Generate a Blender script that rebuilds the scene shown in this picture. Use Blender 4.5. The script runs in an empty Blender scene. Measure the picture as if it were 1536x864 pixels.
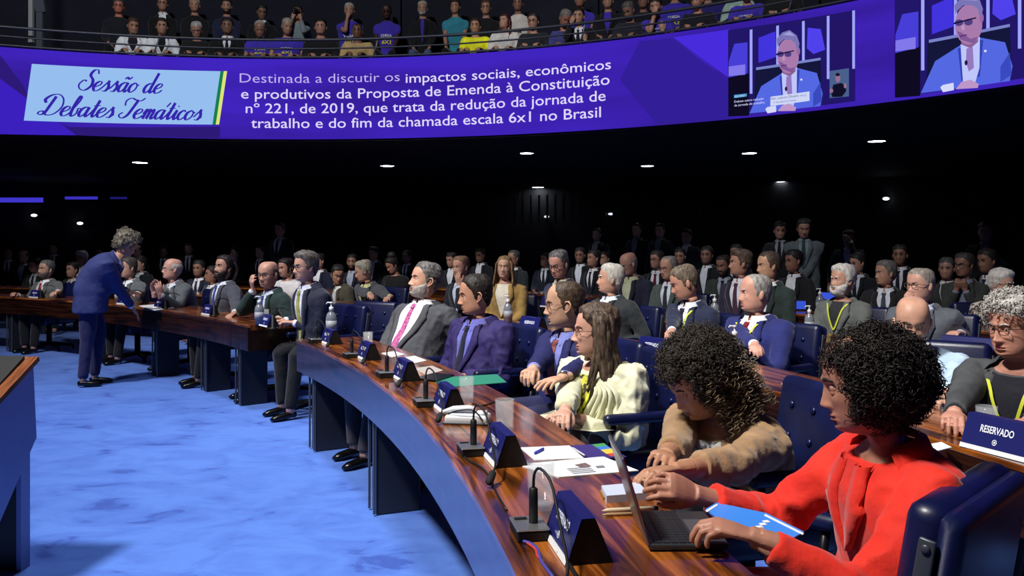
import bpy, bmesh, math, random
import numpy as np
from mathutils import Vector, Matrix, noise

random.seed(7); RNG = np.random.default_rng(7)
SC = bpy.context.scene
COL = SC.collection
PI = math.pi

# ------------------------------------------------------------------ camera, world, lights, exposure
F, YH, H = 1250.0, 370.0, 1.43
cam = bpy.data.cameras.new('camera'); camo = bpy.data.objects.new('camera', cam); COL.objects.link(camo)
cam.sensor_width = 36.0; cam.lens = 36.0 * F / 1536.0
cam.shift_y = -(432.0 - YH) / 1536.0
cam.clip_start = 0.05; cam.clip_end = 200
camo.location = (0, 0, H); camo.rotation_euler = (PI / 2, 0, 0)
SC.camera = camo
w = bpy.data.worlds.new('world'); SC.world = w; w.use_nodes = True
w.node_tree.nodes['Background'].inputs[0].default_value = (0.25, 0.3, 0.5, 1)
w.node_tree.nodes['Background'].inputs[1].default_value = 0.010
SC.view_settings.view_transform = 'Standard'; SC.view_settings.look = 'None'
SC.view_settings.gamma = 1; SC.view_settings.use_curve_mapping = False
SC.view_settings.exposure = 0.0

def spot(name, loc, target, deg, power, color=(1, 1, 1), radius=0.5, blend=0.9):
    l = bpy.data.lights.new(name, 'SPOT'); l.spot_size = math.radians(deg); l.spot_blend = blend; l.shadow_soft_size = radius; l.energy = power; l.color = color
    o = bpy.data.objects.new(name, l); COL.objects.link(o); o.location = loc
    o.rotation_euler = (Vector(target) - Vector(loc)).to_track_quat('-Z', 'Y').to_euler()
    return o
spot('chamber_light', (-4.2, 0.6, 9.0), (0.3, 3.7, 1.0), 56, 5300, (1.0, 0.97, 0.93))
spot('chamber_light', (-6.5, 3.6, 9.0), (-3.4, 9.0, 0.9), 56, 4000, (1.0, 0.97, 0.95))
spot('chamber_light', (-2.2, 5.6, 9.6), (-2.0, 5.7, 0), 60, 2000, (0.84, 0.9, 1.0), 0.7, 1.0)
spot('chamber_light', (-1.6, 1.0, 9.4), (2.0, 4.9, 1.0), 44, 1700, (1.0, 0.98, 0.95))
spot('gallery_fill_light', (-4.0, 3.0, 9.4), (-4.5, 13.2, 4.9), 66, 2300, (0.95, 0.97, 1.0), 0.5, 0.8)  # added fill spots, put in to brighten the gallery
spot('gallery_fill_light', (-2.0, 3.0, 9.4), (3.4, 11.4, 4.9), 56, 2100, (0.95, 0.97, 1.0), 0.5, 0.8)

# ------------------------------------------------------------------ measures
def at(u, v, d): return Vector(((u - 768) / F * d, d, H + (YH - v) / F * d))
def PZ(u, v, z):
    s = (v - YH) / (H - z); return Vector(((u - 768) / s, F / s, z))
CX, CY, R1 = -13.48, -0.72, 13.71            # centre of the arcs of desks, front radius of the first desk
SX, SY, SR = -3.31, 2.21, 10.32              # centre and radius of the gallery front
ZB, ZT = 3.05, 4.25                          # bottom and top of the screen
def pol(R, deg, z=0.0): a = math.radians(deg); return Vector((CX + R * math.cos(a), CY + R * math.sin(a), z))
def th_of(p): return math.degrees(math.atan2(p[1] - CY, p[0] - CX))
def on_ring(u, R, cx=CX, cy=CY):
    m = (u - 768) / F
    a = 1 + m * m; b = -2 * (m * cx + cy); c = cx * cx + cy * cy - R * R
    d = (-b + math.sqrt(b * b - 4 * a * c)) / (2 * a)
    return d
# ------------------------------------------------------------------ materials
MATS = {}
def srgb(c):
    return tuple(((x / 255.0) / 12.92 if x / 255.0 <= 0.04045 else ((x / 255.0 + 0.055) / 1.055) ** 2.4) for x in c) + (1,)
def new_mat(name):
    m = bpy.data.materials.new(name); m.use_nodes = True
    return m, m.node_tree, m.node_tree.nodes['Principled BSDF']
def plain(name, rgb, rough=0.5, metal=0.0, spec=0.5, trans=0.0, coat=0.0, ior=1.45):
    k = (name, rgb, rough, metal)
    if k in MATS: return MATS[k]
    m, nt, b = new_mat(name)
    b.inputs['Base Color'].default_value = srgb(rgb); b.inputs['Roughness'].default_value = rough
    b.inputs['Metallic'].default_value = metal; b.inputs['Specular IOR Level'].default_value = spec
    b.inputs['Transmission Weight'].default_value = trans; b.inputs['Coat Weight'].default_value = coat
    b.inputs['IOR'].default_value = ior
    MATS[k] = m; return m
def noisy(name, rgb, rgb2, scale=20.0, rough=0.8, bump=0.2, bscale=None, stretch=(1, 1, 1), detail=4, sheen=0.0, coord='Object', dist=0.01, lo=0.35, hi=0.65, spec=0.3, coat=0.0):
    k = (name, rgb, rgb2, scale, rough)
    if k in MATS: return MATS[k]
    m, nt, b = new_mat(name); N = nt.nodes; L = nt.links
    tc = N.new('ShaderNodeTexCoord'); mp = N.new('ShaderNodeMapping'); mp.inputs['Scale'].default_value = stretch
    L.new(tc.outputs[coord], mp.inputs['Vector'])
    n = N.new('ShaderNodeTexNoise'); n.inputs['Scale'].default_value = scale; n.inputs['Detail'].default_value = detail
    L.new(mp.outputs[0], n.inputs['Vector'])
    r = N.new('ShaderNodeValToRGB'); r.color_ramp.elements[0].color = srgb(rgb); r.color_ramp.elements[1].color = srgb(rgb2)
    r.color_ramp.elements[0].position = lo; r.color_ramp.elements[1].position = hi
    L.new(n.outputs['Fac'], r.inputs[0]); L.new(r.outputs[0], b.inputs['Base Color'])
    b.inputs['Roughness'].default_value = rough; b.inputs['Sheen Weight'].default_value = sheen
    b.inputs['Specular IOR Level'].default_value = spec; b.inputs['Coat Weight'].default_value = coat
    if bump:
        n2 = N.new('ShaderNodeTexNoise'); n2.inputs['Scale'].default_value = bscale or scale * 3; n2.inputs['Detail'].default_value = 3
        L.new(mp.outputs[0], n2.inputs['Vector'])
        bp = N.new('ShaderNodeBump'); bp.inputs['Strength'].default_value = bump; bp.inputs['Distance'].default_value = dist
        L.new(n2.outputs['Fac'], bp.inputs['Height']); L.new(bp.outputs[0], b.inputs['Normal'])
    MATS[k] = m; return m
def sc_(c, f): return tuple(max(0, min(255, int(x * f))) for x in c)
def cloth(c): return noisy('cloth', tuple(c), sc_(c, 1.16), 9, 0.85, 0.55, 14, sheen=0.15, dist=0.02)
def pattern(c, c2, s=60): return noisy('patterned_cloth', tuple(c), tuple(c2), s, 0.8, 0.1, lo=0.46, hi=0.54)
def skin(c): return noisy('skin', sc_(c, 0.93), tuple(c), 25, 0.48, 0.05, 200, spec=0.4, dist=0.002)
def hairm(c, c2=None): return noisy('hair', tuple(c), tuple(c2 or sc_(c, 1.5)), 60, 0.55, 0.8, 110, stretch=(1, 1, 0.35), dist=0.006, spec=0.35)
def emis(name, rgb, st):
    k = ('e', name, rgb, st)
    if k in MATS: return MATS[k]
    m = bpy.data.materials.new(name); m.use_nodes = True; nt = m.node_tree
    nt.nodes.remove(nt.nodes['Principled BSDF'])
    e = nt.nodes.new('ShaderNodeEmission'); e.inputs[0].default_value = srgb(rgb); e.inputs[1].default_value = st
    nt.links.new(e.outputs[0], nt.nodes['Material Output'].inputs[0]); MATS[k] = m; return m
def wood_mat(name, c1, c2, c3, rough=0.22):
    m, nt, b = new_mat(name); N = nt.nodes; L = nt.links
    tc = N.new('ShaderNodeTexCoord'); mp = N.new('ShaderNodeMapping'); mp.inputs['Scale'].default_value = (1.1, 16, 1)
    L.new(tc.outputs['UV'], mp.inputs['Vector'])
    n = N.new('ShaderNodeTexNoise'); n.inputs['Scale'].default_value = 1.3; n.inputs['Detail'].default_value = 8; n.inputs['Distortion'].default_value = 1.2
    L.new(mp.outputs[0], n.inputs['Vector'])
    r = N.new('ShaderNodeValToRGB'); e = r.color_ramp.elements
    e[0].position = 0.36; e[0].color = srgb(c1); e[1].position = 0.66; e[1].color = srgb(c3)
    q = e.new(0.5); q.color = srgb(c2)
    L.new(n.outputs['Fac'], r.inputs[0]); L.new(r.outputs[0], b.inputs['Base Color'])
    b.inputs['Roughness'].default_value = rough; b.inputs['Coat Weight'].default_value = 0.6; b.inputs['Coat Roughness'].default_value = 0.12
    return m
WOOD = wood_mat('polished_wood', (38, 16, 4), (108, 54, 16), (176, 100, 36), 0.27)
WOODD = wood_mat('dark_wood', (16, 7, 4), (42, 19, 10), (60, 30, 15), 0.25)
BLACK = plain('matt_black', (8, 8, 9), 0.6); DARKM = plain('dark_metal', (26, 27, 32), 0.35, 0.6)
SILVER = plain('brushed_metal', (170, 172, 170), 0.3, 0.8); GREY = plain('grey_metal', (92, 96, 104), 0.35, 0.5)
WHITE = plain('white_paper', (222, 224, 226), 0.7)
BLUEL = noisy('blue_leather', (9, 15, 50), (14, 22, 66), 8, 0.36, 0.12, 90, spec=0.5, dist=0.003)
GLASS = plain('clear_glass', (225, 232, 236), 0.03, 0, 0.9); GLASS.node_tree.nodes['Principled BSDF'].inputs['Alpha'].default_value = 0.16
EYEW = plain('eye_white', (205, 200, 195), 0.25)
IRIS = plain('dark_iris', (22, 14, 10), 0.15); LIP = plain('lips', (140, 78, 70), 0.45)
NAVY = plain('placard_blue', (22, 26, 92), 0.4); SHOE = plain('shoe_leather', (10, 9, 9), 0.25)
LETTER = plain('white_print', (225, 228, 240), 0.6)

# ------------------------------------------------------------------ mesh helpers
class G:
    """collects vertices and faces, becomes ONE mesh object"""
    def __init__(s): s.v = []; s.f = []; s.uv = None
    def add(s, V, Fc):
        o = len(s.v); s.v.extend([tuple(map(float, p)) for p in V]); s.f.extend([tuple(i + o for i in f) for f in Fc]); return s
    def grid(s, A, closed=False, cap0=False, cap1=False):
        n, m = len(A), len(A[0]); V = [p for r in A for p in r]; Fc = []
        for i in range(n - 1):
            for j in range(m if closed else m - 1):
                k = (j + 1) % m
                Fc.append((i * m + j, i * m + k, (i + 1) * m + k, (i + 1) * m + j))
        if cap0: Fc.append(tuple(reversed(range(m))))
        if cap1: Fc.append(tuple(range((n - 1) * m, n * m)))
        return s.add(V, Fc)
    def tube(s, pts, rad, n=8, flat=None, caps=True, up=None):
        pts = [Vector(p) for p in pts]; rings = []; prev = None
        for i, p in enumerate(pts):
            t = (pts[min(i + 1, len(pts) - 1)] - pts[max(i - 1, 0)])
            if t.length < 1e-9: t = Vector((0, 0, 1))
            t.normalize()
            if prev is None:
                ref = Vector(up) if up else (Vector((0, 0, 1)) if abs(t.z) < 0.9 else Vector((0, 1, 0)))
                x = t.cross(ref).normalized()
            else:
                x = (prev - t * prev.dot(t)).normalized()
            prev = x; y = t.cross(x)
            r = rad[i] if hasattr(rad, '__len__') else rad
            ry = r * (flat if flat else 1)
            rings.append([p + x * (r * math.cos(2 * PI * k / n)) + y * (ry * math.sin(2 * PI * k / n)) for k in range(n)])
        return s.grid(rings, True, caps, caps)
    def box(s, c, sz, M=None):
        c = Vector(c); h = Vector(sz) / 2
        V = [Vector((x * h.x, y * h.y, z * h.z)) for x in (-1, 1) for y in (-1, 1) for z in (-1, 1)]
        V = [(M @ p if M else p) + c for p in V]
        return s.add(V, [(0, 1, 3, 2), (4, 6, 7, 5), (0, 4, 5, 1), (2, 3, 7, 6), (0, 2, 6, 4), (1, 5, 7, 3)])
    def rbox(s, c, sz, bev=0.01, seg=2, M=None):
        bm = bmesh.new(); bmesh.ops.create_cube(bm, size=1)
        for v in bm.verts: v.co = Vector((v.co.x * sz[0], v.co.y * sz[1], v.co.z * sz[2]))
        bmesh.ops.bevel(bm, geom=bm.edges[:], offset=bev, segments=seg, profile=0.5, affect='EDGES')
        bm.verts.index_update()
        s.add([(M @ v.co if M else v.co) + Vector(c) for v in bm.verts], [[v.index for v in f.verts] for f in bm.faces]); bm.free(); return s
    def lathe(s, prof, n=16, c=(0, 0, 0)):
        return s.grid([[Vector((r * math.cos(2 * PI * k / n) + c[0], r * math.sin(2 * PI * k / n) + c[1], z + c[2])) for k in range(n)] for r, z in prof], True, True, True)
    def ball(s, c, r, n=10, m=7):
        r = (r, r, r) if not hasattr(r, '__len__') else r
        A = [[Vector((c[0] + r[0] * math.sin(PI * (i + .02) / (m + .04)) * math.cos(2 * PI * k / n), c[1] + r[1] * math.sin(PI * (i + .02) / (m + .04)) * math.sin(2 * PI * k / n), c[2] + r[2] * math.cos(PI * (i + .02) / (m + .04)))) for k in range(n)] for i in range(m + 1)]
        A.reverse(); return s.grid(A, True, True, True)
    def prism(s, poly, thick, M=None):
        """poly in XY, extruded along Z by thick"""
        n = len(poly); V = [Vector((x, y, 0)) for x, y in poly] + [Vector((x, y, thick)) for x, y in poly]
        if M: V = [M @ p for p in V]
        return s.add(V, [tuple(reversed(range(n))), tuple(range(n, 2 * n))] + [(i, (i + 1) % n, n + (i + 1) % n, n + i) for i in range(n)])
    def xf(s, M): s.v = [tuple(M @ Vector(p)) for p in s.v]; return s
    def make(s, name, mat, parent=None, smooth=True, loc=None):
        me = bpy.data.meshes.new(name); me.from_pydata(s.v, [], s.f)
        if smooth: me.polygons.foreach_set('use_smooth', [True] * len(me.polygons))
        if mat: me.materials.append(mat)
        me.update(); o = bpy.data.objects.new(name, me); COL.objects.link(o)
        if parent is not None: o.parent = parent
        if loc is not None: o.location = loc
        return o
def recalc(o):
    bm = bmesh.new(); bm.from_mesh(o.data); bmesh.ops.recalc_face_normals(bm, faces=bm.faces[:]); bm.to_mesh(o.data); bm.free(); return o
def empty(name, loc, rz=0.0, label=None, cat=None, group=None):
    o = bpy.data.objects.new(name, None); COL.objects.link(o); o.location = loc; o.rotation_euler = (0, 0, rz)
    o.empty_display_size = 0.1; tag(o, label, cat, group); return o
def tag(o, label=None, cat=None, group=None, kind=None):
    if label: o['label'] = label
    if cat: o['category'] = cat
    if group: o['group'] = group
    if kind: o['kind'] = kind
    return o
def dup(root, loc, rz, label=None, group=None):
    r = root.copy(); COL.objects.link(r); r.location = loc; r.rotation_euler = (0, 0, rz)
    if label: r['label'] = label
    if group: r['group'] = group
    for ch in list(root.children):
        c = ch.copy(); COL.objects.link(c); c.parent = r
        for g in list(ch.children):
            d = g.copy(); COL.objects.link(d); d.parent = c
    return r
def mods(o, voxel, sm=3, disp=0.0, dsc=0.12):
    m = o.modifiers.new('remesh', 'REMESH'); m.mode = 'VOXEL'; m.voxel_size = voxel; m.use_smooth_shade = True
    if sm: q = o.modifiers.new('smooth', 'SMOOTH'); q.factor = 0.5; q.iterations = sm
    if disp:
        t = bpy.data.textures.get('folds_%g' % dsc) or bpy.data.textures.new('folds_%g' % dsc, 'CLOUDS')
        t.noise_scale = dsc; t.noise_depth = 1
        d = o.modifiers.new('folds', 'DISPLACE'); d.texture = t; d.strength = disp; d.mid_level = 0.5; d.texture_coords = 'LOCAL'
    return o
def bake(o):
    """evaluate the modifiers of a temporary object, return vertices and faces"""
    dg = bpy.context.evaluated_depsgraph_get(); ev = o.evaluated_get(dg); me = ev.to_mesh()
    V = np.empty(len(me.vertices) * 3); me.vertices.foreach_get('co', V); V = V.reshape(-1, 3)
    Fc = [tuple(p.vertices) for p in me.polygons]; ev.to_mesh_clear()
    d = o.data; bpy.data.objects.remove(o); bpy.data.meshes.remove(d)
    return V, Fc
def cr(tab, n, x):
    """Catmull-Rom through the rows of tab at parameter x in 0..n-1"""
    x = min(max(x, 0), n - 1 - 1e-9); i = int(x); t = x - i
    p0 = tab[max(i - 1, 0)]; p1 = tab[i]; p2 = tab[i + 1]; p3 = tab[min(i + 2, n - 1)]
    return 0.5 * ((2 * p1) + (-p0 + p2) * t + (2 * p0 - 5 * p1 + 4 * p2 - p3) * t * t + (-p0 + 3 * p1 - 3 * p2 + p3) * t ** 3)
def spline(pts, n):
    A = np.array([list(p) for p in pts], float); m = len(A)
    return [cr(A, m, (m - 1) * i / (n - 1)) for i in range(n)]
def textmesh(s, size=1.0, bold=0.0, align='LEFT', spacing=1.0):
    c = bpy.data.curves.new('t', 'FONT'); c.body = s; c.size = size; c.offset = bold; c.align_x = align; c.space_character = spacing; c.resolution_u = 3
    o = bpy.data.objects.new('t', c); COL.objects.link(o); dg = bpy.context.evaluated_depsgraph_get()
    me = bpy.data.meshes.new_from_object(o.evaluated_get(dg)); bpy.data.objects.remove(o); bpy.data.curves.remove(c)
    V = np.array([v.co[:] for v in me.vertices]).reshape(-1, 3); Fc = [tuple(p.vertices) for p in me.polygons]; bpy.data.meshes.remove(me)
    return V, Fc
# ------------------------------------------------------------------ the room
def ringband(R0, R1, a0, a1, z, n, cx, cy, up=True):
    g = G(); rows = []
    for i in range(n + 1):
        a = math.radians(a0 + (a1 - a0) * i / n); c, s = math.cos(a), math.sin(a)
        rows.append([(cx + R0 * c, cy + R0 * s, z), (cx + R1 * c, cy + R1 * s, z)])
    g.grid(rows); return g
def solidring(g, R0, R1, a0, a1, z0, z1, n, cx, cy):
    rows = []
    for i in range(n + 1):
        a = math.radians(a0 + (a1 - a0) * i / n); c, s = math.cos(a), math.sin(a)
        rows.append([(cx + R0 * c, cy + R0 * s, z0), (cx + R1 * c, cy + R1 * s, z0), (cx + R1 * c, cy + R1 * s, z1), (cx + R0 * c, cy + R0 * s, z1)])
    return g.grid(rows, True, True, True)
def carpet_mat():
    m, nt, b = new_mat('blue_carpet'); N = nt.nodes; L = nt.links
    tc = N.new('ShaderNodeTexCoord')
    mp = N.new('ShaderNodeMapping'); mp.inputs['Rotation'].default_value = (0, 0, 0.5); mp.inputs['Scale'].default_value = (1, 1.5, 1); L.new(tc.outputs['Object'], mp.inputs[0])
    n = N.new('ShaderNodeTexNoise'); n.inputs['Scale'].default_value = 2.6; n.inputs['Detail'].default_value = 7; n.inputs['Roughness'].default_value = 0.62; n.inputs['Distortion'].default_value = 0.7
    L.new(mp.outputs[0], n.inputs['Vector'])
    r = N.new('ShaderNodeValToRGB'); e = r.color_ramp.elements; e[0].position = 0.34; e[0].color = srgb((52, 84, 172)); e[1].position = 0.58; e[1].color = srgb((84, 126, 214))
    q = e.new(0.40); q.color = srgb((72, 111, 200)); L.new(n.outputs['Fac'], r.inputs[0]); L.new(r.outputs[0], b.inputs['Base Color'])
    b.inputs['Roughness'].default_value = 0.95; b.inputs['Specular IOR Level'].default_value = 0.1; b.inputs['Sheen Weight'].default_value = 0.25
    n2 = N.new('ShaderNodeTexNoise'); n2.inputs['Scale'].default_value = 260; L.new(tc.outputs['Object'], n2.inputs['Vector'])
    n3 = N.new('ShaderNodeTexNoise'); n3.inputs['Scale'].default_value = 7; n3.inputs['Detail'].default_value = 3; L.new(mp.outputs[0], n3.inputs['Vector'])
    ad = N.new('ShaderNodeMath'); ad.operation = 'MULTIPLY_ADD'; ad.inputs[1].default_value = 0.25; L.new(n2.outputs['Fac'], ad.inputs[0]); L.new(n3.outputs['Fac'], ad.inputs[2])
    bp = N.new('ShaderNodeBump'); bp.inputs['Strength'].default_value = 0.35; bp.inputs['Distance'].default_value = 0.03; L.new(ad.outputs[0], bp.inputs['Height']); L.new(bp.outputs[0], b.inputs['Normal'])
    return m
tag(G().add([(-26, -6, 0), (24, -6, 0), (24, 40, 0), (-26, 40, 0)], [(0, 1, 2, 3)]).make('floor', carpet_mat()), kind='structure')
DIMWALL = plain('dark_wall', (9, 10, 14), 0.7); NAVYW = noisy('navy_wall', (8, 10, 26), (12, 15, 36), 3, 0.8, 0)
tag(ringband(SR + 0.05, 30, -60, 190, ZB, 60, SX, SY).make('ceiling', plain('dark_ceiling', (3, 3, 4), 0.8)), kind='structure')
g = G(); n = 60
g.grid([[(SX + 21 * math.cos(math.radians(-60 + 250 * i / n)), SY + 21 * math.sin(math.radians(-60 + 250 * i / n)), z) for z in (0, ZB)] for i in range(n + 1)])
tag(g.make('wall_back', DIMWALL), kind='structure')
# gallery floor, its upper step, the wall behind
g = G(); solidring(g, SR + 0.06, SR + 1.35, -40, 150, ZB + 0.02, 3.80, 60, SX, SY); tag(g.make('floor_gallery', DIMWALL, smooth=False), kind='structure')
g = G(); solidring(g, SR + 1.35, SR + 2.45, -40, 150, ZB + 0.02, 4.16, 60, SX, SY); tag(g.make('floor_gallery_step', DIMWALL, smooth=False), kind='structure')
g = G(); solidring(g, SR + 2.45, SR + 2.6, -40, 150, ZB + 0.02, 9.0, 60, SX, SY); tag(g.make('wall_gallery', NAVYW, smooth=False), kind='structure')
g = G(); solidring(g, SR + 0.045, SR + 0.10, -40, 150, ZB - 0.03, ZT + 0.02, 60, SX, SY); tag(g.make('trim_1', BLACK, smooth=False), kind='structure')
g = G()
for a in (100.4, 84, 68, 52, 36): solidring(g, SR + 2.35, SR + 2.45, a, a + 0.6, 4.16, 9.0, 2, SX, SY)
tag(g.make('trim_2', NAVYW, smooth=False), kind='structure')

# recessed downlights in the low ceiling under the gallery
DL = emis('lamp_glow', (236, 240, 255), 22)
dl = [(210, 244, 25), (415, 284, 20), (581, 249, 24), (790, 230, 24), (807, 281, 20), (971, 249, 22), (1124, 230, 25), (1172, 273, 21), (1315, 212, 29), (1493, 277, 18)]
root0 = None; names = ['above the standing man', 'left of centre, above the heads', 'between the second and third text lines end', '']
lab = ['round ceiling downlight far left, above the man in the blue suit', 'small round ceiling downlight above the man standing at the back left', 'round ceiling downlight left of centre, below the words escala 6x1',
       'highest round ceiling downlight near the middle, close under the screen', 'small round ceiling downlight in the middle, below the brighter one', 'round ceiling downlight right of the middle, above the bald head',
       'round ceiling downlight below the left video picture', 'small round ceiling downlight above the standing man in grey suit', 'largest round ceiling downlight, at right under the gallery screen', 'small faint ceiling downlight at the far right']
for i, (u, v, wpx) in enumerate(dl):
    p = PZ(u, v, ZB - 0.012); s = F / p.y; r = wpx / s / 2
    root = empty('downlight', p, 0, lab[i], 'ceiling light', 'ceiling downlights under the gallery')
    G().lathe([(r * 0.86, 0.0), (r * 0.5, 0.003), (0.0001, 0.004)], 20).make('lamp', DL, root)
    G().lathe([(r * 0.86, 0.009), (r * 0.86, -0.004), (r * 1.06, -0.006), (r * 1.1, 0.009)], 20).make('trim_ring', plain('lamp_trim', (40, 40, 44), 0.4), root)
for i, (u, v, wpx, lb) in enumerate([(1329, 298, 10, 'tiny lamp reflection on the back wall, right side'), (51, 323, 9, 'leftmost tiny lamp reflection on the dark back wall'), (120, 335, 9, 'tiny lamp reflection left of the man in the blue suit'), (820, 325, 8, 'tiny lamp reflection glinting on the back wall near the middle'), (916, 321, 8, 'tiny lamp reflection glinting on the back wall right of the middle')]):  # distant lamps mirrored in the rear glass, built as small glowing balls
    d = on_ring(u, 20.95, SX, SY); p = at(u, v, d - 0.08); r = wpx * d / F / 2
    root = empty('lamp_reflection', p, 0, lb, 'lamp reflection', 'small lamp reflections on the back wall')
    G().ball((0, 0, 0), (r, 0.05, r * 0.45), 12, 6).make('lamp', emis('lamp_reflection_glow', (220, 225, 235), 6 if i < 3 else 1.2), root)
    G().box((0, 0.05, 0), (r * 2, 0.04, r * 1.2)).make('bracket', BLACK, root)
for i, (u0, u1, v, lb) in enumerate([(0, 64, 300, 'long purple screen reflection at the far left, high on the dark wall'), (98, 146, 297, 'shorter purple screen reflection on the dark wall, right of the long one'), (166, 190, 297, 'short dim purple screen reflection on the dark wall, above the standing man')]):  # curved screen mirrored in the rear glass, built as glowing boxes
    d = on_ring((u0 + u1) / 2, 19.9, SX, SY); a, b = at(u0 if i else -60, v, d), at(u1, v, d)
    g = G().box(((b - a) / 2), ((b - a).length, 0.05, (7, 4, 3)[i] * d / F)); tag(g.make('screen_reflection', emis('screen_reflection_glow%d' % i, (70, 60, 225), (0.8, 0.7, 0.2)[i]), None, False, a), lb, 'screen reflection', 'purple screen reflections on the back wall')
# vertical slats high on the back wall, in the middle
root = empty('slat_screen', (SX, SY, 0), 0, 'row of dark upright slats on the back wall under the gallery', 'wall panel')
sl = None
for i in range(44):
    a = math.radians(93 - i * 0.62)
    if sl is None: sl = G().box((0, 0, 0), (0.05, 0.06, 0.75)).make('slat', plain('slat_paint', (17, 18, 24), 0.5), root, False); o = sl
    else: o = sl.copy(); COL.objects.link(o)
    o.location = (20.7 * math.cos(a), 20.7 * math.sin(a), 2.45); o.rotation_euler = (0, 0, a + PI / 2)

# ------------------------------------------------------------------ the curved screen on the gallery front
def scr_s(u):
    return F / on_ring(u, SR, SX, SY)
def pix(u, v):
    """angle and height on the gallery front of a point measured in the photograph"""
    d = on_ring(u, SR, SX, SY); p = at(u, v, d); return math.atan2(p.y - SY, p.x - SX), p.z
def sp(a, z, off=0.0): r = SR - off; return (SX + r * math.cos(a), SY + r * math.sin(a), z)
scr = empty('curved_screen', (0, 0, 0), 0, 'long curved purple display screen along the front of the gallery', 'screen')
def band(name, a0, a1, z0, z1, mat, off=0.0, n=90):
    g = G().grid([[sp(a0 + (a1 - a0) * i / n, z, off) for z in (z0, z1)] for i in range(n + 1)]); return g.make(name, mat, scr)
def screen_mat(c1, c2):
    m = bpy.data.materials.new('screen_purple'); m.use_nodes = True; nt = m.node_tree; nt.nodes.remove(nt.nodes['Principled BSDF']); N = nt.nodes; L = nt.links
    tc = N.new('ShaderNodeTexCoord'); mp = N.new('ShaderNodeMapping'); mp.inputs['Scale'].default_value = (0.35, 0.35, 2.2); L.new(tc.outputs['Object'], mp.inputs[0])
    n = N.new('ShaderNodeTexNoise'); n.inputs['Scale'].default_value = 0.9; L.new(mp.outputs[0], n.inputs['Vector'])
    r = N.new('ShaderNodeValToRGB'); e = r.color_ramp.elements; e[0].position = 0.35; e[0].color = srgb(c1); e[1].position = 0.65; e[1].color = srgb(c2); L.new(n.outputs['Fac'], r.inputs[0])
    em = N.new('ShaderNodeEmission'); em.inputs[1].default_value = 1.0; L.new(r.outputs[0], em.inputs[0]); L.new(em.outputs[0], N['Material Output'].inputs[0]); return m
g = G(); n = 120; a0, a1 = math.radians(170), math.radians(-35)
g.grid([[sp(a0 + (a1 - a0) * i / n, ZB), sp(a0 + (a1 - a0) * i / n, ZT), sp(a0 + (a1 - a0) * i / n, ZT, -0.045), sp(a0 + (a1 - a0) * i / n, ZB, -0.045)] for i in range(n + 1)], True, True, True)
g.make('display_panel', screen_mat((52, 28, 150), (64, 36, 190)), scr, False)
def poly(name, pts, mat, off, parent=None, sub=8):
    """flat printed shape of the picture on the screen, following its curve"""
    # fan of thin columns: cut polygon in vertical slices so that it bends with the screen
    AZ = [pix(u, v) for u, v in pts]; us = sorted(set([p[0] for p in AZ]))
    lo, hi = us[0], us[-1]; n = max(1, int((hi - lo) * SR / 0.12))
    xs = sorted(set(us + [lo + (hi - lo) * i / n for i in range(n + 1)])); rows = []
    for x in xs:
        z = []
        for i in range(len(AZ)):
            p, q = AZ[i], AZ[(i + 1) % len(AZ)]
            if min(p[0], q[0]) - 1e-9 <= x <= max(p[0], q[0]) + 1e-9:
                if abs(q[0] - p[0]) < 1e-9: z += [p[1], q[1]]
                else: z.append(p[1] + (q[1] - p[1]) * (x - p[0]) / (q[0] - p[0]))
        rows.append([sp(x, min(z), off), sp(x, max(z), off)])
    return G().grid(rows).make(name, mat, parent or scr, False)
def E_(c, st=1.0): return emis('screen_colour', c, st)
def flip(o): return o
poly('dark_shape', [(0, 82), (0, 118), (115, 203), (330, 207), (330, 190), (60, 190), (36, 130)], E_((44, 26, 118)), 0.006)
poly('bright_shape', [(-60, 118), (0, 118), (115, 203), (-60, 200)], E_((60, 32, 190)), 0.008)
poly('dark_shape', [(960, 62), (1008, 57), (1092, 122), (1092, 179), (985, 186), (930, 120)], E_((50, 30, 150)), 0.006)
poly('bright_shape', [(1010, 56), (1095, 44), (1095, 118)], E_((72, 44, 220)), 0.007)
# title card with the slanted green and yellow edge
card = poly('title_card', [(48, 96), (331, 107), (319, 187), (36, 181)], E_((150, 190, 238)), 0.012)
poly('green_stripe', [(331, 107), (336, 107), (324, 187), (319, 187)], E_((20, 128, 80)), 0.014)
poly('yellow_stripe', [(336, 107), (341, 107), (329, 187), (324, 187)], E_((222, 226, 120)), 0.014)
def letters(name, s, u0, v0, u1, v1, hpx, mat, off=0.016, bold=0.0, zt=None, wfix=None):
    """a line of writing between two measured ends of its baseline; hpx is the height of a capital"""
    V, Fc = textmesh(s, 1.0, bold); x0, x1 = V[:, 0].min(), V[:, 0].max()
    A0, A1 = pix(u0, v0), pix(u1, v1); z = (A0[1] + A1[1]) / 2 if zt is None else zt
    um = (u0 + u1) / 2; hm = hpx / scr_s(um); k = hm / 0.70
    a = A0[0] + (A1[0] - A0[0]) * (V[:, 0] - x0) / (x1 - x0); zz = z + V[:, 1] * k
    g = G().add([sp(a[i], zz[i], off) for i in range(len(V))], Fc); return g.make(name, mat, scr, False)
TX = E_((225, 215, 255), 1.0)
letters('text_line', 'Destinada a discutir os', 360, 124, 600, 122, 14, E_((196, 180, 240)), bold=-0.006)
letters('text_line', 'impactos sociais, econômicos', 609, 121.5, 917, 107, 14.5, TX, bold=0.004)
letters('text_line', 'e produtivos da Proposta de Emenda à Constituição', 362, 146, 915, 129, 15, TX, bold=0.004)
letters('text_line', 'nº 221, de 2019, que trata da redução da jornada de', 369, 168, 909, 153, 15, TX, bold=0.004)
letters('text_line', 'trabalho e do fim da chamada escala 6x1 no Brasil', 377, 190, 902, 178, 15, TX, bold=0.004)
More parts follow.
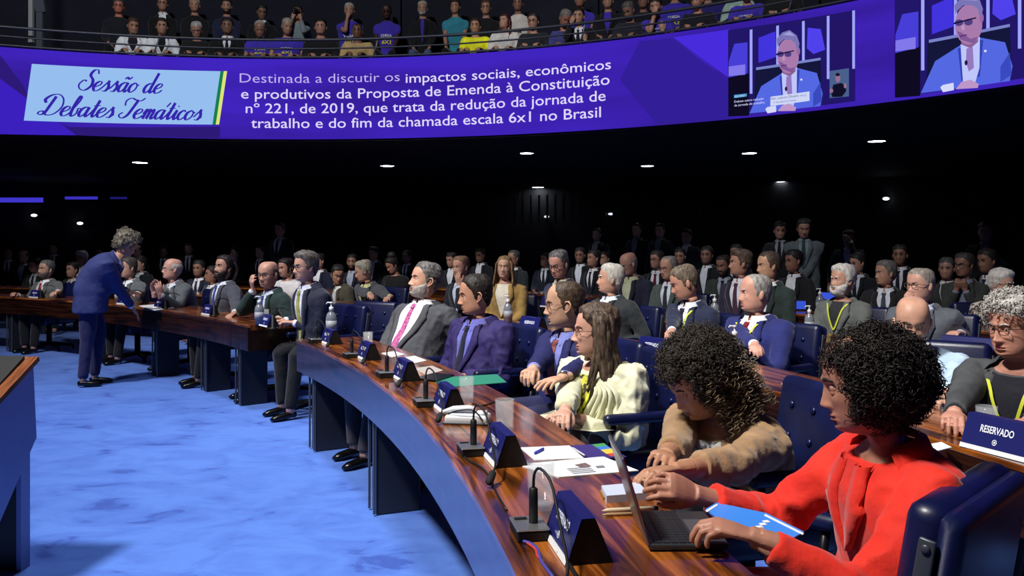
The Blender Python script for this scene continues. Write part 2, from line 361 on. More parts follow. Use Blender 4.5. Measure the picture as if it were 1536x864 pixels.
# script lettering on the card: pen strokes, thick going down and thin going up
GL = {
 'S': ([[(1.05, 1.75), (.85, 2.15), (.5, 2.1), (.38, 1.6), (.8, 1.1), (.9, .5), (.5, .02), (.0, .15), (-.25, .6), (.0, 1.05), (.3, .95)]], 1.15),
 'e': ([[(0, .35), (.5, .62), (.58, .9), (.36, 1.0), (.1, .75), (.05, .3), (.28, .0), (.6, .1), (.78, .35)]], .78),
 's': ([[(0, .3), (.42, 1.08), (.42, .9), (.6, .45), (.45, .03), (.15, .05)], [(.5, .05), (.78, .35)]], .78),
 'a': ([[(.66, .8), (.42, 1.0), (.1, .75), (.04, .3), (.25, .0), (.52, .3), (.68, .95)], [(.68, 1.0), (.62, .3), (.76, .0), (.98, .35)]], .98),
 'o': ([[(.42, 1.0), (.1, .75), (.05, .3), (.3, .0), (.62, .3), (.64, .75), (.42, 1.0)], [(.5, .85), (.85, .75)]], .85),
 'd': ([[(.66, .8), (.42, 1.0), (.1, .75), (.04, .3), (.25, .0), (.52, .3), (.68, .95)], [(.72, 2.1), (.66, 1.2), (.62, .3), (.76, .0), (.98, .35)]], .98),
 'b': ([[(0, .3), (.35, 1.5), (.36, 2.0), (.2, 2.05), (.1, 1.4), (.1, .4), (.3, .0), (.58, .3), (.55, .8), (.8, .8)]], .8),
 't': ([[(0, .3), (.25, 1.0)], [(.32, 1.75), (.27, 1.0), (.24, .3), (.38, .0), (.62, .35)], [(.02, 1.15), (.6, 1.2)]], .62),
 'm': ([[(0, .5), (.15, 1.0), (.2, .8), (.16, .0)], [(.18, .4), (.42, 1.0), (.54, .8), (.5, .0)], [(.52, .4), (.78, 1.0), (.9, .75), (.86, .2), (1.0, .0), (1.2, .35)]], 1.2),
 'i': ([[(0, .3), (.2, 1.0), (.18, .3), (.32, .0), (.52, .35)]], .52),
 'c': ([[(.56, .8), (.4, 1.0), (.1, .75), (.04, .3), (.28, .0), (.5, .1), (.7, .35)]], .7),
 'D': ([[(.62, 1.95), (.5, 1.1), (.36, .25), (.05, .02), (-.2, .2), (.1, .4), (.6, .02), (1.2, .2), (1.55, .9), (1.35, 1.7), (.8, 2.15), (.2, 2.05), (-.15, 1.6), (.05, 1.25)]], 1.7),
 'T': ([[(.0, 1.3), (-.1, 1.8), (.25, 2.1), (.8, 1.9), (1.2, 1.85), (1.5, 2.15)], [(.95, 1.95), (.8, 1.1), (.6, .3), (.2, .0), (-.15, .3), (.1, .6)]], 1.2),
 '~': ([[(-.75, 1.35), (-.6, 1.55), (-.35, 1.35), (-.15, 1.6)]], 0), "'": ([[(-.3, 1.3), (-.1, 1.75)]], 0), '.': ([[(-.33, 1.35), (-.3, 1.45)]], 0), ' ': ([], .6)}
def script(s, u0, v0, u1, v1, xh, name):
    x = 0; st = []
    for ch in s:
        gl, adv = GL[ch]
        for pl in gl: st.append([(px + x + 0.45 * py, py) for px, py in pl])
        x += adv
    allx = [p[0] for l in st for p in l]; x0, x1 = min(allx), max(allx); A0, A1 = pix(u0, v0), pix(u1, v1); z = (A0[1] + A1[1]) / 2; k = xh / scr_s((u0 + u1) / 2)
    g = G()
    for l in st:
        q = spline(l, 6 * len(l)); rows = []
        for i in range(len(q)):
            t = q[min(i + 1, len(q) - 1)] - q[max(i - 1, 0)]; t = t / (np.hypot(*t) + 1e-9); wd = 0.045 + 0.12 * max(0, abs(t[1]) - 0.15) * (1.0 if t[1] < 0 else 0.35)
            nrm = np.array([-t[1], t[0]]) * wd; pr = []
            for sgn in (-1, 1):
                p = q[i] + nrm * sgn; pr.append(sp(A0[0] + (A1[0] - A0[0]) * (p[0] - x0) / (x1 - x0), z + p[1] * k, 0.017))
            rows.append(pr)
        g.grid(rows)
    g.make(name, E_((52, 36, 170)), scr, False)
script('Sessa~o de', 119, 137, 244, 139, 14.5, 'script_line')
script("Debates Tema'ti.cos", 57, 175, 303, 178, 14.5, 'script_line')
# the two video pictures
def video(lbl, T, mirror_caption):
    p0 = lambda x, y: T(1080 + x / 4.547, y / 4.547)
    def pg(name, pts, c, off, par): return poly(name, [p0(*p) for p in pts], E_(c), off, par)
    def el(cx, cy, rx, ry, n=14): return [(cx + rx * math.cos(2 * PI * (k + .5) / n), cy + ry * math.sin(2 * PI * (k + .5) / n)) for k in range(n)]
    v = pg('video_picture', [(57, 207), (925, 70), (925, 690), (57, 795)], (34, 22, 104), 0.010, scr); v['label'] = lbl
    pg('blue_chair', [(62, 420), (100, 300), (190, 290), (190, 520), (60, 540)], (70, 62, 214), 0.012, v)
    pg('blue_chair', [(265, 260), (380, 215), (385, 390), (265, 430)], (66, 52, 220), 0.012, v)
    pg('blue_chair', [(600, 190), (690, 200), (720, 340), (640, 370), (595, 330)], (80, 66, 235), 0.012, v)
    pg('dark_desk', [(60, 530), (200, 500), (200, 790), (60, 795)], (14, 10, 34), 0.013, v)
    pg('dark_desk', [(755, 160), (905, 130), (905, 470), (760, 470)], (36, 20, 100), 0.012, v)
    pg('white_card', [(62, 455), (175, 440), (175, 510), (62, 520)], (130, 120, 235), 0.014, v)
    for x, t, b in ((215, 205, 640), (396, 178, 450), (572, 147, 420), (741, 112, 540), (915, 75, 470)): pg('white_bar', [(x - 9, t), (x + 9, t - 3), (x + 9, b), (x - 9, b)], (160, 165, 250), 0.015, v)
    pg('chair_back', [(245, 470), (410, 445), (690, 400), (700, 690), (235, 740)], (20, 22, 58), 0.017, v)
    pg('chair_edge', [(250, 462), (690, 395), (690, 412), (250, 480)], (120, 130, 200), 0.018, v)
    pg('suit', [(205, 775), (285, 590), (420, 505), (530, 465), (665, 500), (705, 640), (690, 725)], (84, 104, 226), 0.020, v)
    pg('suit_shade', [(410, 520), (440, 520), (455, 700), (430, 715)], (50, 66, 178), 0.021, v)
    pg('suit_shade', [(525, 478), (548, 480), (530, 690), (515, 700)], (50, 66, 178), 0.021, v)
    pg('suit_shade', [(640, 640), (690, 560), (700, 690), (640, 730)], (58, 74, 190), 0.021, v)
    pg('shirt', [(425, 500), (530, 460), (528, 640), (500, 745), (440, 745), (432, 620)], (190, 198, 250), 0.022, v)
    pg('neck', [(425, 440), (525, 430), (520, 490), (480, 525), (430, 500)], (140, 96, 150), 0.023, v)
    pg('necktie', [(458, 525), (492, 518), (498, 640), (470, 660), (455, 600)], (150, 120, 190), 0.024, v)
    pg('lapel_microphone', el(456, 608, 9, 16, 8), (30, 24, 60), 0.025, v)
    pg('head', el(470, 385, 74, 118, 20), (168, 122, 172), 0.025, v)
    pg('ear', el(540, 352, 12, 28, 10), (150, 104, 160), 0.0255, v)
    pg('face_shade', [(405, 420), (425, 470), (500, 500), (520, 460), (480, 470), (430, 430)], (130, 88, 150), 0.026, v)
    pg('hair', [(398, 320), (392, 270), (430, 225), (480, 208), (530, 245), (548, 300), (540, 345), (525, 330), (522, 300), (490, 275), (440, 272), (410, 300)], (122, 116, 180), 0.027, v)
    pg('hair_light', [(430, 240), (480, 218), (520, 250), (480, 245)], (160, 156, 214), 0.028, v)
    for ex in (418, 470): pg('glasses_lens', el(ex, 372, 24, 20, 10), (80, 62, 130), 0.028, v)
    pg('glasses_frame', [(390, 370), (512, 345), (512, 353), (390, 380)], (20, 16, 60), 0.029, v)
    pg('nose', [(428, 395), (442, 380), (452, 410), (436, 420)], (190, 146, 190), 0.029, v)
    pg('mouth', [(420, 448), (462, 442), (460, 450), (424, 456)], (90, 50, 110), 0.029, v)
    pg('hands', [(400, 760), (430, 720), (480, 708), (525, 735), (520, 758)], (190, 150, 200), 0.027, v)
    pg('cup', [(315, 745), (330, 732), (388, 722), (390, 765), (330, 775)], (214, 216, 250), 0.028, v)
    pg('lapel_pin', el(560, 545, 8, 8, 6), (220, 220, 250), 0.024, v)
    if mirror_caption:
        pg('caption_card', [(352, 662), (618, 626), (618, 690), (350, 726)], (206, 214, 246), 0.032, v)
        pg('caption_bar', [(102, 650), (190, 640), (190, 660), (102, 672)], (70, 150, 200), 0.032, v)
        q = pg('interpreter_picture', [(755, 488), (887, 468), (887, 660), (755, 672)], (74, 96, 140), 0.032, v)
        pg('dark_shirt', [(765, 640), (780, 580), (835, 568), (868, 590), (868, 625), (840, 662), (775, 665)], (18, 16, 40), 0.033, v)
        pg('interpreter_head', el(812, 535, 17, 30, 12), (150, 110, 140), 0.034, v)
        pg('interpreter_hand', el(768, 622, 13, 16, 8), (150, 110, 140), 0.035, v); pg('interpreter_hand', el(862, 588, 10, 18, 8), (150, 110, 140), 0.035, v)
        pg('interpreter_hair', el(811, 512, 16, 12, 8), (24, 18, 40), 0.036, v)
        for s, x0, y0, x1, y1, h, c in (('Sen. Laércio Oliveira', 358, 683, 545, 662, 3.4, (40, 34, 110)), ('PP/SE', 556, 664, 597, 658, 3.0, (120, 120, 180)), ('4º Secretário do Senado', 372, 708, 528, 690, 2.6, (90, 84, 160)),
                ('AO VIVO', 108, 668, 176, 659, 2.6, (220, 240, 255)), ('Debate sobre redução', 105, 703, 306, 682, 3.2, (220, 220, 255)), ('da jornada de trabalho', 105, 730, 312, 706, 3.2, (220, 220, 255))):
            a, b = p0(x0, y0), p0(x1, y1); letters('caption_text', s, a[0], a[1], b[0], b[1], h, E_(c), 0.036)
    return v
video('video picture with caption and sign language interpreter', lambda u, v: (u, v), True)
DA = pix(1092, 100)[0] - pix(1342, 100)[0]
def T2(u, v):
    a, z = pix(u, v); a2 = a - DA; p = sp(a2, z)
    return ((p[0]) / p[1] * F + 768, YH - (p[2] - H) * F / p[1])
video('second video picture nearer the right edge', T2, False)

# railing of the gallery
rail = empty('gallery_railing', (0, 0, 0), 0, 'dark metal railing with three bars along the gallery edge', 'railing')
for z, r, R_ in ((4.53, 0.022, SR - 0.03), (4.405, 0.013, SR + 0.0), (4.285, 0.016, SR + 0.03)):
    G().tube([(SX + R_ * math.cos(math.radians(a)), SY + R_ * math.sin(math.radians(a)), z) for a in np.linspace(150, -30, 90)], r, 6).make('rail', plain('rail_metal', (72, 74, 78), 0.4, 0.5), rail)
for u in (-90, 233, 562, 873, 1185, 1440):
    a, z = pix(u, 60)
    G().tube([sp(a + 0.004, 4.25, -0.04), sp(a - 0.006, 4.53, 0.03)], 0.012, 6).make('post', plain('rail_post', (120, 122, 126), 0.4, 0.5), rail)
# mast and bracket at the left end of the gallery
a, z = pix(37, 20); p = Vector(sp(a, 0, -0.5))
root = empty('mast', (p.x, p.y, 3.8), 0, 'pale grey upright metal mast with bracket at the left end of the gallery', 'mast')
G().box((0, 0, 1.9), (0.06, 0.05, 2.3)).make('pole', plain('mast_paint', (150, 152, 150), 0.5), root, False)
G().box((0.13, 0, 0.9), (0.09, 0.05, 1.5)).make('pole', plain('mast_dark', (72, 76, 84), 0.5), root, False)
G().prism([(-0.02, 0.0), (0.12, 0.0), (0.03, 0.55), (-0.13, 0.55)], 0.05, Matrix.Translation((0.10, 0.02, 1.1)) @ Matrix.Rotation(PI / 2, 4, 'X')).make('bracket', plain('mast_dark', (72, 76, 84), 0.5), root, False)
G().box((0.0, 0, 0.68), (0.06, 0.06, 0.06)).make('clamp', plain('mast_paint', (150, 152, 150), 0.5), root, False)
# ------------------------------------------------------------------ desks: arcs around the chamber
def desk(name, Rf, depth, a0, a1, legs, label, fascia=0.225, z=0.75, n=48, plate=False, group=None):
    root = empty(name, (CX, CY, 0), 0, label, 'desk', group or 'curved wooden desks')
    # table top with a grain that follows the arc
    g = G(); rows = []; uv = []
    for i in range(n + 1):
        a = math.radians(a0 + (a1 - a0) * i / n); c, s = math.cos(a), math.sin(a)
        sec = [(Rf, z - 0.02), (Rf, z - 0.004), (Rf + 0.006, z), (Rf + depth - 0.006, z), (Rf + depth, z - 0.004), (Rf + depth, z - 0.045), (Rf + 0.03, z - 0.045)]
        rows.append([(r * c, r * s, zz) for r, zz in sec])
    g.grid(rows, True, True, True); o = g.make('table_top', WOOD, root, False)
    uvl = o.data.uv_layers.new(name='UVMap')
    for l in o.data.loops:
        v = o.data.vertices[l.vertex_index].co; uvl.data[l.index].uv = (math.atan2(v.y, v.x) * Rf, math.hypot(v.x, v.y))
    g = G(); solidring(g, Rf + 0.004, Rf + 0.03, a0, a1, z - fascia, z - 0.021, n, 0, 0); o = g.make('fascia', WOODD, root, False)
    uvl = o.data.uv_layers.new(name='UVMap')
    for l in o.data.loops:
        v = o.data.vertices[l.vertex_index].co; uvl.data[l.index].uv = (math.atan2(v.y, v.x) * Rf, v.z * 1.5)
    for ae in (a0, a1):                                     # end boards
        a = math.radians(ae); sgn = 1 if ae == min(a0, a1) else -1
        M = Matrix.Rotation(a, 4, 'Z'); g = G().box((Rf + depth / 2 + 0.016, 0.013 * sgn, z - fascia / 2 - 0.022), (depth - 0.034, 0.026, fascia - 0.046)); g.xf(M); g.make('end_board', WOODD, root, False)
    for al in legs:
        a = math.radians(al); M = Matrix.Rotation(a, 4, 'Z')
        g = G(); zt = z - 0.046
        g.rbox((Rf + 0.17, 0, zt / 2), (0.24, 0.11, zt), 0.006, 1); g.xf(M); l = g.make('leg', plain('leg_panel', (34, 38, 48), 0.4), root, False)
        g = G().box((Rf + 0.036, 0.058, zt / 2), (0.012, 0.012, zt - 0.02)).box((Rf + 0.036, -0.058, zt / 2), (0.012, 0.012, zt - 0.02)); g.xf(M); g.make('edge_strip', GREY, l, False)
    return root
tp = lambda u, v: th_of(PZ(u, v, 0.75))
TR = th_of((-1.59, 6.07)); TL = th_of((-2.28, 7.2))
lg = lambda u, v: th_of(PZ(u, v, 0.0))
desk('desk', R1, 0.49, -14, TR, [TR - 1.2, lg(595, 765), 12.0, 3.5, -6], 'long curved glossy wooden desk in the front row, nearest, with laptop and placards')
desk('desk', R1, 0.52, TL, 78, [TL + 1.5, 40.6, 46, 53, 61, 70], 'curved wooden desk of the front row at left, where the standing man leans')
desk('desk', 15.42, 0.48, -6, 34.2, [33, 25, 17, 9, 1], 'second row curved desk behind the seated woman in cream shawl')
desk('desk', 15.42, 0.5, 39.5, 76, [41, 49, 58, 68], 'second row curved desk at left, behind the empty blue chair')
desk('desk', 17.08, 0.46, 6, 33.8, [32, 23, 14], 'third row curved desk, its near placard right of the bald man')
desk('desk', 17.08, 0.46, 39.0, 74, [41, 52, 66], 'third row curved desk at left in the dim back')
desk('desk', 18.78, 0.46, 10, 33.5, [32, 22, 14], 'fourth row curved desk in front of the dim back seats')
desk('desk', 18.78, 0.46, 38.8, 72, [41, 55, 70], 'fourth row curved desk at far left in the dark')
desk('desk', 20.48, 0.4, 14, 33, [30, 20], 'last row curved desk near the back wall')

# lectern at the left edge
root = empty('lectern', (-2.1, 3.43, 0), 0, 'wooden lectern with sloping top and pale blue lit side at the left edge', 'lectern')
LX = -2.10
def q(u, v, X=LX): d = X * F / (u - 768); p = at(u, v, d); return (p.y - 3.43, p.z)
MY = lambda x: Matrix(((0, 0, 1, x), (1, 0, 0, 0), (0, 1, 0, 0), (0, 0, 0, 1)))      # prism plane YZ, thickness along X
PAN = noisy('lectern_bounce_lit', (126, 132, 176), (136, 142, 186), 5, 0.35, 0.0)  # bluish bounce light on the side put into its base colour
poly_ = [q(-12, 616), q(50, 548), q(55, 656), q(-3, 790)]
G().prism(poly_, 0.02, MY(-0.02)).make('side_panel', PAN, root, False)
G().prism(poly_, 0.9, MY(-0.92)).make('body', plain('lectern_dark', (14, 13, 16), 0.4), root, False)
zb = q(43, 690)[1] + .06
G().box((-0.07, 0.27, zb / 2), (0.02, 0.07, zb)).make('pedestal_side', PAN, root, False)
G().box((-0.48, 0.27, zb / 2), (0.80, 0.066, zb)).make('pedestal', plain('lectern_dark', (14, 13, 16), 0.4), root, False)
a, b_ = q(-18, 618), q(53, 541); nx, nz = -(b_[1] - a[1]), (b_[0] - a[0]); L_ = math.hypot(nx, nz); nx, nz = nx / L_ * .022, nz / L_ * .022
G().prism([a, b_, (b_[0] + nx, b_[1] + nz), (a[0] + nx, a[1] + nz)], 0.96, MY(-0.94)).make('sloping_top', noisy('lectern_wood', (96, 52, 30), (140, 84, 52), 12, 0.3, 0, stretch=(8, 1, 1)), root, False)
G().prism([(a[0] + nx + .015, a[1] + nz + .002), (b_[0] + nx - .02, b_[1] + nz - .004), (b_[0] + nx - .02, b_[1] + nz + .006), (a[0] + nx + .015, a[1] + nz + .012)], 0.9, MY(-0.93)).make('writing_pad', BLACK, root, False)
G().prism([(0.02, .83), (0.03, .83), (0.16, 1.0), (0.15, 1.0)], 0.7, MY(-0.84)).make('glass_screen', GLASS, root, False)

# ------------------------------------------------------------------ chairs (built facing +X)
def make_chair(loc, rz, label, group):
    root = empty('armchair', loc, rz, label, 'chair', group)
    G().rbox((0.02, 0, 0.43), (0.50, 0.50, 0.13), 0.04, 3).make('seat', BLUEL, root)
    g = G(); T = Matrix.Rotation(math.radians(-9), 4, 'Y')
    g.rbox((0, 0, 0.235), (0.085, 0.50, 0.47), 0.035, 3); g.rbox((-0.045, 0, 0.232), (0.06, 0.50, 0.462), 0.03, 3)
    g.xf(Matrix.Translation((-0.27, 0, 0.45)) @ T); bk = g.make('backrest', BLUEL, root)
    g = G()
    for y in (-0.14, 0, 0.14):
        for z in (0.12, 0.24, 0.36): g.ball((0.045, y, z), (0.008, 0.016, 0.016), 8, 4)
    g.xf(Matrix.Translation((-0.27, 0, 0.45)) @ T); b = g.make('tuft_buttons', plain('button_leather', (12, 20, 62), 0.3), bk); b['kind'] = 'stuff'
    for sgn in (-1, 1):
        g = G(); g.rbox((0, 0, 0.225), (0.034, 0.010, 0.36), 0.0045, 2); g.ball((0, sgn * 0.007, 0.385), (0.010, 0.004, 0.010), 10, 4); g.ball((0, sgn * 0.007, 0.075), (0.010, 0.004, 0.010), 10, 4)
        g.xf(Matrix.Translation((-0.285, sgn * 0.256, 0.45)) @ T); g.make('side_bar', plain('bar_metal', (70, 74, 84), 0.4, 0.5), bk)
        g = G().rbox((-0.02, sgn * 0.275, 0.655), (0.34, 0.055, 0.05), 0.022, 3); ar = g.make('armrest', BLUEL, root)
        G().tube([(0.10, sgn * 0.275, 0.63), (0.12, sgn * 0.275, 0.50), (0.08, sgn * 0.255, 0.40)], 0.014, 6).make('support', DARKM, ar)
    G().lathe([(0.035, 0.36), (0.035, 0.12), (0.06, 0.07)], 12).make('column', DARKM, root)
    for k in range(5):
        a = 2 * PI * k / 5; G().tube([(0.02 * math.cos(a), 0.02 * math.sin(a), 0.09), (0.29 * math.cos(a), 0.29 * math.sin(a), 0.055), (0.30 * math.cos(a), 0.30 * math.sin(a), 0.0)], [0.024, 0.02, 0.022], 6).make('foot', DARKM, root)
    return root
CH = []
def chair(p, rz, label, group=None):
    group = group or 'blue leather armchairs'
    if not CH: CH.append(make_chair((p[0], p[1], 0), rz, label, group)); return CH[0]
    return dup(CH[0], (p[0], p[1], 0), rz, label, group)

# ------------------------------------------------------------------ things on the desks
TXT = {}
def placard(p, rz, label, scale=1.0, text='RESERVADO', group='blue reserved placards'):
    """tent placard, its printed face towards -X, length along Y; on the desk at p"""
    root = empty('placard', p, rz, label, 'placard', group); k = scale
    L = 0.105 * k; xb, xf_, xt0, xt1, h = -0.052 * k, 0.052 * k, -0.018 * k, 0.012 * k, 0.098 * k
    g = G().add([(xb + .002, -L + .003, 0), (xf_, -L + .003, 0), (xt1, -L + .003, h - .002), (xt0 + .002, -L + .003, h - .002), (xb + .002, L - .003, 0), (xf_, L - .003, 0), (xt1, L - .003, h - .002), (xt0 + .002, L - .003, h - .002)],
                [(0, 1, 2, 3), (7, 6, 5, 4), (1, 5, 6, 2), (0, 4, 5, 1), (2, 6, 7, 3), (3, 7, 4, 0)]); g.make('stand', BLACK, root, False)
    def fp(y, t, off=0.0):                                 # point on the sloping face, t 0 bottom .. 1 top
        nx, nz = -h, (xt0 - xb); q_ = math.hypot(nx, nz); return (xb + (xt0 - xb) * t + nx / q_ * off, y, h * t + nz / q_ * off)
    g = G().grid([[fp(y, 0.14, 0.002), fp(y, 1.0, 0.002), (xt0 + 0.004, y, h + 0.001), (xt1, y, h + 0.001)] for y in (-L, L)]); g.make('printed_card', NAVY, root, False)
    g = G().grid([[fp(y, 0.0, 0.006), fp(y, 0.0, 0.002), fp(y, 0.13, 0.002), fp(y, 0.13, 0.006)] for y in (-L, L)], True, True, True); g.make('holder_strip', WHITE, root, False)
    if text not in TXT: TXT[text] = textmesh(text, 1.0, 0.02)
    V, Fc = TXT[text]; x0, x1 = V[:, 0].min(), V[:, 0].max(); W = 0.105 * k
    g = G().add([fp((W / 2 - W * (v[0] - x0) / (x1 - x0)), 0.55 + v[1] * 0.28, 0.004) for v in V], Fc); g.make('lettering', LETTER, root, False)
    g = G(); n = 10
    for r0, r1 in ((0.0055, 0.0075), (0.0001, 0.003)):
        g.grid([[fp(r * k * math.cos(2 * PI * j / n), 0.32 + r * k * math.sin(2 * PI * j / n) / h * 1.1, 0.004) for j in range(n)] for r in (r0, r1)], True)
    g.make('emblem', LETTER, root, False)
    return root
def mic(p, rz, label, reach=0.36, side=-0.05):
    """gooseneck microphone: base plate on the desk; the neck arches and hangs towards -Y"""
    root = empty('microphone', p, rz, label, 'microphone', 'gooseneck microphones on the front desk')
    G().rbox((0, 0, 0.012), (0.075, 0.10, 0.024), 0.003, 1).make('base_box', BLACK, root, False)
    G().rbox((0, 0, 0.0265), (0.078, 0.103, 0.005), 0.002, 1).make('top_plate', SILVER, root, False)
    G().box((-0.015, 0.03, 0.030), (0.03, 0.014, 0.002)).make('button', BLACK, root, False)
    G().tube([(0.01, 0, 0.028), (0.01, 0, 0.085), (0.01, 0, 0.108), (0.01, 0, 0.112)], [0.011, 0.011, 0.0105, 0.006], 12).make('stem', BLACK, root)
    pts = spline([(0.01, 0, 0.11), (0.012, -0.003, 0.145), (0.02, -0.03, 0.163), (0.035, -0.08, 0.14), (0.04 + side * .3, -0.2, 0.085), (0.045 + side * .7, -reach + 0.04, 0.05), (0.045 + side, -reach, 0.035)], 22)
    G().tube(pts, 0.0035, 6).make('gooseneck', BLACK, root)
    e = Vector(pts[-1]); dvv = (Vector(pts[-1]) - Vector(pts[-3])).normalized()
    G().tube([e, e + dvv * 0.008, e + dvv * 0.05, e + dvv * 0.06], [0.005, 0.011, 0.012, 0.004], 10).make('capsule', plain('foam', (24, 24, 26), 0.8), root)
    return root
def tumbler(p, label, r=0.035, h=0.118, fill=0.0, group='drinking glasses'):
    root = empty('drinking_glass', p, 0, label, 'glass', group)
    recalc(G().lathe([(0.0001, 0.001), (r * 0.9, 0.0), (r, h), (r - 0.0025, h), (r * 0.9 - 0.003, 0.012), (0.0001, 0.012)], 24).make('tumbler', GLASS, root))
    if fill: recalc(G().lathe([(0.0001, 0.0125), (r * 0.9 - 0.0035, 0.0125), (r * 0.93 - 0.003, h * fill), (0.0001, h * fill)], 20).make('water', GLASS, root))
    return root
def bottle(p, label, k=1.0, group='sanitiser pump bottles'):
    root = empty('pump_bottle', p, 0, label, 'bottle', group); r = 0.036 * k; h = 0.16 * k
    recalc(G().lathe([(0.0001, 0.0), (r, 0.0), (r, h * 0.72), (r * 0.8, h * 0.9), (r * 0.35, h), (r * 0.35, h * 1.06)], 18).make('body', plain('frosted_plastic', (165, 172, 182), 0.15, 0, 0.5, 0.55), root))
    G().lathe([(r * 1.01, h * 0.25), (r * 1.01, h * 0.62)], 18).make('sticker', plain('bottle_sticker', (150, 152, 160), 0.5), root)
    G().lathe([(r * 0.42, h * 1.02), (r * 0.42, h * 1.18), (r * 0.15, h * 1.2), (r * 0.15, h * 1.32), (r * 0.3, h * 1.33), (r * 0.3, h * 1.38), (0.0001, h * 1.4)], 12).make('pump', plain('white_plastic', (215, 218, 222), 0.4), root)
    G().tube([(0, 0, h * 1.36), (-r * 0.7, 0, h * 1.37), (-r * 0.95, 0, h * 1.3)], [0.006 * k, 0.005 * k, 0.004 * k], 6).make('spout', plain('white_plastic', (215, 218, 222), 0.4), root)
    return root
def flatq(name, corners, thick, mat, label=None, cat=None, group=None, z=0.75, parent=None):
    """thin sheet lying on the desk, corners measured in the photograph"""
    P_ = [PZ(u, v, z) for u, v in corners]; c = sum(P_, Vector()) / len(P_)
    g = G(); n = len(P_); V = [p - c for p in P_]; g.add(V + [p + Vector((0, 0, thick)) for p in V], [tuple(range(n)), tuple(range(n, 2 * n))] + [(i, (i + 1) % n, n + (i + 1) % n, n + i) for i in range(n)])
    o = g.make(name, mat, parent, False, c); recalc(o)
    if label: tag(o, label, cat, group)
    return o
signs = [(855, 822), (742, 690), (672, 613), (607, 568), (548, 538), (493, 515)]
snames = ['nearest blue placard on the front desk, in front of the laptop', 'second nearest blue placard on the front desk, before the papers', 'third nearest blue placard, beside the white device', 'fourth nearest blue placard, before the man in navy suit', 'fifth placard along the front desk, before the man in violet suit', 'farthest blue placard at the left end of the front desk']
mnames = ['nearest gooseneck microphone, beside the nearest placard', 'second nearest gooseneck microphone on the front desk', 'third nearest gooseneck microphone, by the white device', 'fourth nearest gooseneck microphone on the front desk', 'fifth gooseneck microphone along the front desk', 'farthest gooseneck microphone at the left end of the front desk']
SEAT = []
for i, (u, v) in enumerate(signs):
    t = th_of(PZ(u, v, 0.75)); SEAT.append(t); tr = math.radians(t)
    placard(pol(13.875, t, 0.75), tr, snames[i])
    mic(pol(13.785, t + 0.42, 0.75), tr, mnames[i])
MOREP = [(13.93, 459, 'placard_l'), ]
def placard_at(u, v, R, label, k=1.0, turn=0.0):
    d = on_ring(u, R); p = at(u, v, d); t = th_of(p); placard(pol(R, t, 0.75), math.radians(t) + turn, label, k)
for u, lb in ((404, 'blue placard by the pump bottle on the left desk end'), (316, 'blue placard before the bearded man on the left desk'), (243, 'blue placard before the bald man with clasped hands'), (188, 'blue placard behind the hip of the man in the blue suit'), (56, 'leftmost blue placard, before the man with red tie')):
    placard_at(u, 0, 13.84, lb, 1.0, 0.0)
    d = on_ring(u + 5, 13.78); p = at(u + 5, 0, d); m_ = empty('microphone', (p.x, p.y, 0.75), 0, 'dark microphone standing ' + lb.replace('blue placard', 'by the placard').replace('leftmost by', 'by'), 'microphone', 'short microphones on the left desk')
    G().tube([(0, 0, 0), (0, 0, 0.012), (0, 0, 0.013), (0, 0, 0.12)], [0.03, 0.03, 0.011, 0.011], 10).make('stem', BLACK, m_); G().tube(spline([(0, 0, 0.12), (0.01, 0.02, 0.16), (0.05, 0.1, 0.17), (0.08, 0.2, 0.14)], 8), 0.004, 5).make('gooseneck', BLACK, m_)
for u, R, lb, k in ((985, 15.52, 'blue placard on the second desk above the curly haired woman', 1.2), (800, 15.52, 'blue placard on the second desk between the two profile heads', 1.2), (1508, 15.50, 'large blue placard at the right edge on the second desk', 1.15), (1455, 17.18, 'blue placard on the third desk right of the bald man', 1.45), (828, 17.2, 'small blue placard between bottle and white haired man', 1.2)):
    placard_at(u, 0, R, lb, k, 0.3 if R > 17 and u > 1400 else 0.15)

# tumblers, papers, electronics on the nearest desk
T_ = lambda u, v: PZ(u, v, 0.75)
tumbler(T_(811, 762), 'nearest tall drinking glass between microphone and papers', 0.036, 0.122, 0.1)
tumbler(T_(757, 645), 'drinking glass behind the second placard', 0.036, 0.115, 0.35)
tumbler(T_(700, 601), 'drinking glass standing on the edge of the green folder', 0.034, 0.105, 0.3)
tumbler(T_(552, 520), 'drinking glass near the far end of the front desk', 0.034, 0.1, 0.3)
tumbler(T_(398, 482), 'drinking glass beside the placard on the left desk', 0.034, 0.11, 0.3)
o = flatq('paper', [(780, 672), (854, 669), (876, 688), (802, 691)], 0.002, WHITE, 'blank white sheet with a blue pen on the front desk', 'paper', 'papers on the front desk')
o = flatq('document', [(776, 698), (905, 686), (958, 707), (838, 717)], 0.003, WHITE, 'white printed document with a small photo, left of the laptop screen', 'paper', 'papers on the front desk')
c = o.location
def onpage(name, corners, mat): p = flatq(name, corners, 0.0008, mat, z=0.754, parent=o); p.location = Vector(p.location) - c; p.location.z = 0.0034; return p
onpage('photo', [(862, 697), (878, 694), (887, 699), (871, 701)], noisy('photo_print', (60, 66, 96), (150, 120, 96), 160, 0.5, 0))
for k in range(4): onpage('printed_line', [(850 + k * 3, 703 + k * 2.2), (884 + k * 3, 700 + k * 2.2), (885 + k * 3, 700.8 + k * 2.2), (851 + k * 3, 703.8 + k * 2.2)], plain('ink', (120, 120, 130), 0.6))
onpage('stamp', [(893, 699), (905, 698), (908, 701), (896, 702)], plain('ink', (120, 120, 130), 0.6))
o = flatq('folder', [(856, 669), (905, 666), (940, 686), (880, 690)], 0.002, plain('violet_card', (58, 46, 116), 0.5), 'dark violet folder under a colourful print, before the shawl woman', 'folder'); c = o.location
